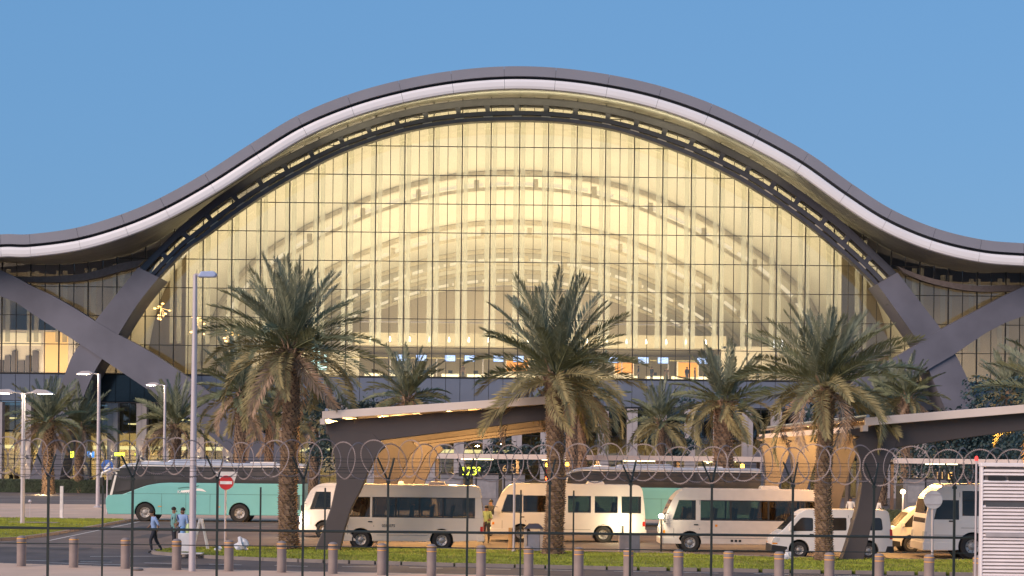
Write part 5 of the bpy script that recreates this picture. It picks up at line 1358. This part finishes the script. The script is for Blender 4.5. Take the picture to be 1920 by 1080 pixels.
mp.inputs['Rotation'].default_value = (R(90),0,0); br.inputs['Scale'].default_value = 9; br.inputs['Color1'].default_value = (.85,.95,1,1); br.inputs['Color2'].default_value = (.12,.30,.95,1); br.inputs['Mortar'].default_value = (.03,.08,.4,1); br.inputs['Mortar Size'].default_value = .03; br.inputs['Brick Width'].default_value = .9; br.inputs['Row Height'].default_value = .35
n.links.new(tc.outputs['Object'], mp.inputs[0]); n.links.new(mp.outputs[0], br.inputs[0]); n.links.new(br.outputs[0], bs.inputs['Emission Color']); bs.inputs['Emission Strength'].default_value = 2.2
sx_l = [(753,'leftmost flight screen, just right of the tall left palm crown'),(790,'second flight screen from the left'),(844,'third flight screen from the left'),(881,'fourth flight screen, left of the gap before the middle palm'),(935,'flight screen behind the left frond tips of the middle palm'),(972,'flight screen behind the left half of the middle palm crown'),(1025,'flight screen behind the heart of the middle palm crown'),(1110,'flight screen behind the right half of the middle palm crown'),(1150,'flight screen behind the right frond tips of the middle palm'),(1206,'first clear flight screen right of the middle palm'),(1243,'second clear flight screen right of the middle palm'),(1317,'rightmost flight screen, left of the thick background palm')]
sp_ = thing('flight_screen', '', 'screen', (0,0,0), group='blue flight information screens')
b = MB(); b.box(-.62,.62,.0,.1,-.38,.38); b.build('casing', M_trim, sp_)
b = MB(); b.box(-.57,.57,-.02,-.002,-.33,.33); b.build('display', M_scr, sp_)
for i, (px, lab) in enumerate(sx_l):
    x = P(px, 673, YS).x; loc = (x, YS-.14, gz)
    if i == 0: sp_.location = loc; sp_['label'] = 'blue ' + lab
    else: dup(sp_, loc, 'blue ' + lab)
# pendant lamps over the desks
pl = thing('pendant_lamp', '', 'pendant lamp', (0,0,0), group='row of small pendant lamps along the mezzanine')
b = MB(); b.tube([(0,0,.35),(0,0,2.0)], .015, 5); b.build('cord', M_trim, pl)
b = MB(); b.lathe([(.09,-.2),(.12,-.08),(.10,.15),(.04,.36)], 12); b.build('shade', emis('pendant', (1,.93,.7), 7), pl)
YP = 212.0; zp = hz(639, YP)
ORD = ['first','second','third','fourth','fifth','sixth','seventh','eighth','ninth','tenth','eleventh','twelfth','thirteenth','fourteenth','fifteenth','sixteenth','seventeenth','eighteenth','nineteenth','twentieth']
k = 0
for px in range(694, 1330, 37):
    lab = 'small glowing pendant lamp, number %d' % k
    if px < 900: lab = 'glowing pendant lamp left of the middle palm, above the blue screens'
    elif px < 1160: lab = 'glowing pendant lamp half hidden behind the middle palm crown'
    else: lab = 'glowing pendant lamp right of the middle palm, above the blue screens'
    lab = lab.replace('glowing pendant lamp', 'glowing pendant lamp, ' + ORD[k] + ' from the left,')
    loc = (P(px, 639, YP).x, YP, zp)
    if k == 0: pl.location = loc; pl['label'] = lab
    else: dup(pl, loc, lab)
    k += 1
b = MB(); b.box(P(690,640,YP).x-1, P(1330,640,YP).x+1, YP-.1, YP+.1, zp+1.95, zp+2.1); b.build('pendant_rail', M_col, hall, world=True)
# check-in desks: bright fronts
dk = thing('check_in_desk', '', 'desk', (0,0,0), group='row of check-in desks')
b = MB(); b.box(-1.0,1.0,0,.7,0,1.05); b.build('counter', mat('desk_white', (.75,.70,.6), .4), dk, bevel=.03)
b = MB(); b.box(-.9,.9,-.03,-.004,.55,.95); b.build('light_panel', emis('desk_glow', (1,.88,.58), 2.0), dk)
b = MB(); b.box(-.25,.25,.4,.46,1.1,1.45); b.box(-.03,.03,.42,.45,1.05,1.1); b.build('monitor', M_trim, dk)
first = True
for i, px in enumerate(range(700, 1330, 48)):
    loc = (P(px, 700, 209).x, 209, ZF-.05)
    lab = 'bright check-in desk on the upper floor, ' + ('left of the middle palm' if px < 900 else 'behind the middle palm fronds' if px < 1180 else 'right of the middle palm')
    lab = lab.replace('bright check-in desk', 'bright check-in desk, ' + ORD[i] + ' from the left,')
    if first: dk.location = loc; dk['label'] = lab; first = False
    else: dup(dk, loc, lab)
# orange shop glow, number ten sign, cyan totem
def wallbox(name, label, cat, px, py, y, wd, hh, m):
    z = hz(py, y); t = thing(name, label, cat, (P(px, py, y).x, y, ZF-.05)); zc = z-ZF+.05
    b = MB(); b.box(-wd/2-.1, wd/2+.1, .06, .6, 0, zc+hh/2+.1); b.build('frame', M_endw, t)
    b = MB(); b.box(-wd/2, wd/2, 0, .05, zc-hh/2, zc+hh/2); b.build('lit_panel', m, t); return t, zc
M_org = emis('shop_orange', (1,.42,.10), .8)
wallbox('shop_booth', 'orange lit booth behind the left fronds of the middle palm', 'booth', 970, 686, 206, 2.4, 1.2, M_org)
wallbox('shop_booth', 'orange lit booth right of the middle palm behind standing people', 'booth', 1290, 690, 206, 2.2, 1.6, M_org)
wallbox('shop_booth', 'orange lit booth at the right frond tips of the middle palm', 'booth', 1170, 688, 206, 2.0, 1.2, M_org)
t, zc = wallbox('lit_totem', 'white and cyan lit totem seen through the right fronds of the tall left palm', 'lit sign', 598, 676, 199, 1.9, 2.8, mat('totem_back', (.25,.3,.3), .5))
M_cy = emis('cyan_white', (.62,1.0,.97), 3.2)
b = MB(); b.box(-.85,-.35,-.05,-.01,zc-1.3,zc+1.3); b.build('light_bar', M_cy, t)
b = MB(); b.prism([(-.15,zc+1.0),(.15,zc+1.0),(.15,zc-.5),(.4,zc-.75),(.85,zc-.8),(.8,zc-1.2),(.2,zc-1.3),(-.15,zc-1.1)], -.05,-.01); b.build('light_curve', M_cy, t)
b = MB(); b.box(.55,.85,-.05,-.01,zc-.35,zc+.45); b.build('light_bar', M_cy, t)
z10 = hz(640, 197); x10 = P(1457, 640, 197).x
t = thing('number_sign', 'white lit number 10 hanging in the right part of the hall', 'sign', (x10, 197, ZF-.05))
text_obj('10', 1.35, .03, emis('ten_white', (1,1,1), 3.0), 'number', t, (0,0,z10-ZF+.05)); b = MB(); b.box(-.03,.03,.1,.16,0,z10-ZF+1.0); b.box(-.6,.6,.06,.16,z10-ZF-.55,z10-ZF-.45); b.build('support', M_col, t)
# golden shop at the left wing, street-lamp reflections built as hanging clusters
t = thing('golden_shop', 'golden lit shop front on the upper floor at the far left', 'shop', (P(65,660,200).x, 200, ZF-.05))
b = MB(); b.box(-4.2,4.4,.06,2.2,0,4.9); b.build('booth_wall', M_cream, t)
b = MB(); b.box(1.0,3.6,-.0,.05,.1,4.7); b.build('lit_panel', emis('gold_panel', (1,.62,.22), .85), t)
b = MB(); b.box(-3.9,.7,0,.05,3.2,4.6); b.build('shelf_light', emis('shelf_panel', (1,.85,.55), .7), t)
for k in range(6):
    b = MB(); b.box(-3.9+k*.75,-3.3+k*.75,-.3,.0,.1,1.6+(k%3)*.5); b.build('display_case', M_sh, t)
for px, py, lab in ((302,583,'golden cluster built for a street-lamp reflection beside the left strut'),(368,610,'golden cluster built for a street-lamp reflection behind the tall white lamp post'),(438,630,'small cluster built for a street-lamp reflection near the left fronds of the tall left palm')):
    y = 198.5; p = P(px, py, y); t = thing('lamp_reflection', lab, 'reflection', (p.x, y, p.z), group='golden clusters inside the hall standing for street-lamp reflections')  # made-up hanging cluster for a street-lamp reflection on the glass
    b = MB(); b.tube([(0,0,.2),(0,0,6)], .02, 5); b.build('cord', M_trim, t); r_ = random.Random(px)
    for k in range(9):
        q = Vector((r_.uniform(-1,1), r_.uniform(-.4,.4), r_.uniform(-1,.9)))
        b = MB(); b.lathe([(.02,-.09),(.16,-.04),(.16,.04),(.02,.09)], 8, c=q); b.tube([q, (0,0,.3)], .012, 4); b.build('reflection_spot', emis('golden_reflection', (1,.6,.2), 9), t)

# ------------------------------------------------------------------ people
M_skin = mat('skin', (.22,.12,.075), .6); M_hair = mat('hair', (.015,.012,.010), .7)
PEOPLE = {}
def person_mesh(key, shirt, trousers, pose, robe=False):
    """one continuous skinned body; pose is a dict of joint overrides, facing -x"""
    J = dict(pel=(0,0,.93), spi=(0,0,1.12), che=(0,0,1.34), nec=(0,0,1.47), hea=(-.01,0,1.55), top=(-.01,0,1.66),
             sl=(0,-.19,1.40), el=(.02,-.24,1.12), wl=(-.05,-.25,.88), hl=(-.07,-.25,.79),
             sr=(0,.19,1.40), er=(.02,.24,1.12), wr=(-.05,.25,.88), hr=(-.07,.25,.79),
             tl=(0,-.10,.90), kl=(-.03,-.11,.50), al=(.02,-.11,.09), fl=(-.14,-.12,.04),
             tr=(0,.10,.90), kr=(-.03,.11,.50), ar=(.02,.11,.09), fr=(-.14,.12,.04))
    J.update(pose)
    rad = dict(pel=(.15,.13), spi=(.14,.12), che=(.16,.13), nec=(.06,.06), hea=(.085,.10), top=(.075,.07), sl=(.075,.075), el=(.052,.052), wl=(.036,.036), hl=(.045,.03),
               sr=(.075,.075), er=(.052,.052), wr=(.036,.036), hr=(.045,.03), tl=(.105,.105), kl=(.072,.072), al=(.048,.048), fl=(.045,.035), tr=(.105,.105), kr=(.072,.072), ar=(.048,.048), fr=(.045,.035))
    names_ = list(J); idx = {n_: i for i, n_ in enumerate(names_)}
    ed = [('pel','spi'),('spi','che'),('che','nec'),('nec','hea'),('hea','top'),('che','sl'),('sl','el'),('el','wl'),('wl','hl'),('che','sr'),('sr','er'),('er','wr'),('wr','hr'),('pel','tl'),('tl','kl'),('kl','al'),('al','fl'),('pel','tr'),('tr','kr'),('kr','ar'),('ar','fr')]
    me = bpy.data.meshes.new('tmp'); me.from_pydata([J[n_] for n_ in names_], [(idx[a], idx[c]) for a, c in ed], []); me.update()
    ob = bpy.data.objects.new('tmp', me); COL.objects.link(ob)
    sk = ob.modifiers.new('skin', 'SKIN'); 
    for n_ in names_: me.skin_vertices[0].data[idx[n_]].radius = rad[n_]
    me.skin_vertices[0].data[0].use_root = True
    su = ob.modifiers.new('sub', 'SUBSURF'); su.levels = 1; su.render_levels = 1
    dg = bpy.context.evaluated_depsgraph_get(); dg.update()
    out = bpy.data.meshes.new_from_object(ob.evaluated_get(dg)); bpy.data.objects.remove(ob); out.name = 'body'
    for m in (M_skin, shirt, trousers, M_trim): out.materials.append(m)
    hl, hr = Vector(J['wl']), Vector(J['wr']); elb = (Vector(J['el']), Vector(J['er']))
    for p_ in out.polygons:
        c = p_.center; mi = 1
        if c.z > Vector(J['nec']).z-.01: mi = 0
        elif c.z < .13: mi = 3
        elif robe: mi = 1
        elif c.z < Vector(J['pel']).z+.03 and min((c-hl).length, (c-hr).length) > .17: mi = 2
        for e_, h_ in zip(elb, (hl, hr)):
            if min((c-(e_.lerp(h_, q))).length for q in (.45,.7,1.0,1.25)) < .085: mi = 0
        p_.material_index = mi; p_.use_smooth = True
    return out, Vector(J['top'])
def hair_mesh(c, cap=False):
    bm_ = bmesh.new(); bmesh.ops.create_uvsphere(bm_, u_segments=12, v_segments=8, radius=.096)
    for v in bm_.verts:
        if v.co.z < -.02: v.co.z = -.02+(v.co.z+.02)*.4
        v.co.x *= 1.08
    me = bpy.data.meshes.new('hair'); bm_.to_mesh(me); bm_.free(); me.transform(Matrix.Translation(c+Vector((.012,0,-.015)))); me.materials.append(M_hair); return me
def face_mesh(c):
    b = MB(); b.box(c.x-.125, c.x-.09, -.012, .012, c.z-.14, c.z-.09)
    b.box(c.x-.098, c.x-.085, -.05, -.02, c.z-.085, c.z-.07); b.box(c.x-.098, c.x-.085, .02, .05, c.z-.085, c.z-.07)
    return b.mesh('face', M_skin)
def person(label, x, y, z, key, shirt, trousers, pose, rz=0, s=1.0, group=None, robe=False):
    if key not in PEOPLE:
        me, tp = person_mesh(key, shirt, trousers, pose, robe); PEOPLE[key] = (me, hair_mesh(tp), face_mesh(tp))
    me, hm, fm_ = PEOPLE[key]; t = thing('person', label, 'person', (x, y, z), rz, group)
    for nm, m_ in (('body', me), ('hair', hm), ('face', fm_)):
        o = inst(nm, m_, t); o.scale = (s, s, s)
    return t
C_blue = mat('shirt_blue', (.25,.36,.58), .8); C_teal = mat('shirt_teal', (.16,.33,.32), .8); C_navy = mat('trousers_navy', (.02,.022,.032), .85)
C_white = mat('shirt_white', (.70,.66,.60), .8); C_green = mat('vest_green', (.28,.36,.16), .8); C_dark = mat('clothes_dark', (.03,.03,.035), .85); C_brown = mat('clothes_brown', (.12,.08,.06), .85)
walk = dict(tl=(0,-.10,.90), kl=(-.16,-.11,.52), al=(-.10,-.11,.10), fl=(-.26,-.12,.05), kr=(.08,.11,.50), ar=(.30,.11,.16), fr=(.18,.12,.05), el=(.14,-.27,1.14), wl=(.10,-.30,.93), hl=(.08,-.30,.86), er=(-.10,.26,1.14), wr=(-.26,.24,.98), hr=(-.33,.23,.95), che=(-.06,0,1.33), nec=(-.09,0,1.46), hea=(-.12,0,1.54), top=(-.13,0,1.65), spi=(-.03,0,1.12))
p = G(293, 73.2); person('man in a light blue shirt and dark trousers, walking in front of the coach wheel', p.x, 73.2, 0, 'walk', C_blue, C_navy, walk, R(15), 1.0)
p = G(329, 76.0); person('man in a teal shirt standing left of the tall lamp post', p.x, 76.0, 0, 'teal', C_teal, C_navy, dict(wl=(-.18,-.2,1.0), hl=(-.24,-.16,1.02)), R(200), 1.02)
p = G(346, 74.6); person('man in a blue shirt half behind the tall white lamp post', p.x, 74.6, 0, 'blue2', C_blue, C_navy, dict(er=(.1,.28,1.14), wr=(-.08,.3,1.02)), R(60), 1.03)
p = G(915, 84.5); person('person in a green vest standing between the cream and white minibuses', p.x, 84.5, 0, 'green', C_green, C_dark, dict(wl=(-.2,-.15,1.05), hl=(-.27,-.1,1.08)), R(80), 1.0)
p = G(925, 86.0); person('person in dark clothes behind the one in the green vest', p.x-.1, 92.0, 0, 'dark', C_dark, C_dark, {}, R(30), 1.05)
p = G(1597, 112); person('person in a white shirt beyond the white van, left of the shelter leg', p.x, 112, 0, 'white', C_white, C_dark, dict(wl=(-.15,-.22,.95), hl=(-.2,-.2,.9)), R(90), 1.0)
p = G(1650, 112); person('person in pale clothes beyond the roof of the white van, right of the shelter leg', p.x, 112.5, 0, 'white', C_white, C_dark, {}, R(60), .95)
person('driver in a pale shirt behind the cab window of the cream minibus', XZ(628,1000,78)[0]+1.12, 78.55, .42, 'driver', mat('shirt_pale', (.45,.45,.38), .8), C_dark, dict(wl=(-.34,-.2,1.2), hl=(-.42,-.18,1.25), el=(-.12,-.24,1.14)), 0, 1.0)
# people inside the upper hall and in the lobby
UP = [(1197,'dark figure on the upper floor below the first clear blue screen','dark'),(1222,'dark figure on the upper floor between two blue screens','dark'),(1250,'dark figure on the upper floor below the second clear blue screen','brown'),(1288,'dark figure in front of the orange booth','dark'),(1303,'dark figure at the right side of the orange booth','brown'),(770,'dark figure on the upper floor under the left screens','dark'),(868,'dark figure on the upper floor left of the middle palm','brown'),(1420,'brownish figure on the upper floor, left of the number 10','brown')]
for i, (px, lab, key) in enumerate(UP):
    y = 200.5+(i*1.3) % 3; person(lab, P(px, 700, y).x, y, ZF-.05, key, C_brown if key == 'brown' else C_dark, C_dark, {}, R(40*i), 1.0, 'people inside the terminal')
y = 197.5; person('person in a long white robe on the upper floor below the number 10', P(1453,700,y).x, y, ZF-.05, 'robe', C_white, C_white, {}, R(90), 1.05, None, True)
for px, lab, key in ((21,'person silhouetted in the ground floor window at the far left','dark'),(32,'person silhouetted just right of another in the far left window','brown'),(171,'person in the ground floor window below the blue sign','white')):
    y = 197.0; person(lab, P(px, 880, y).x, y, 0, key, C_dark, C_dark, {}, R(60), 1.0, 'people inside the terminal')
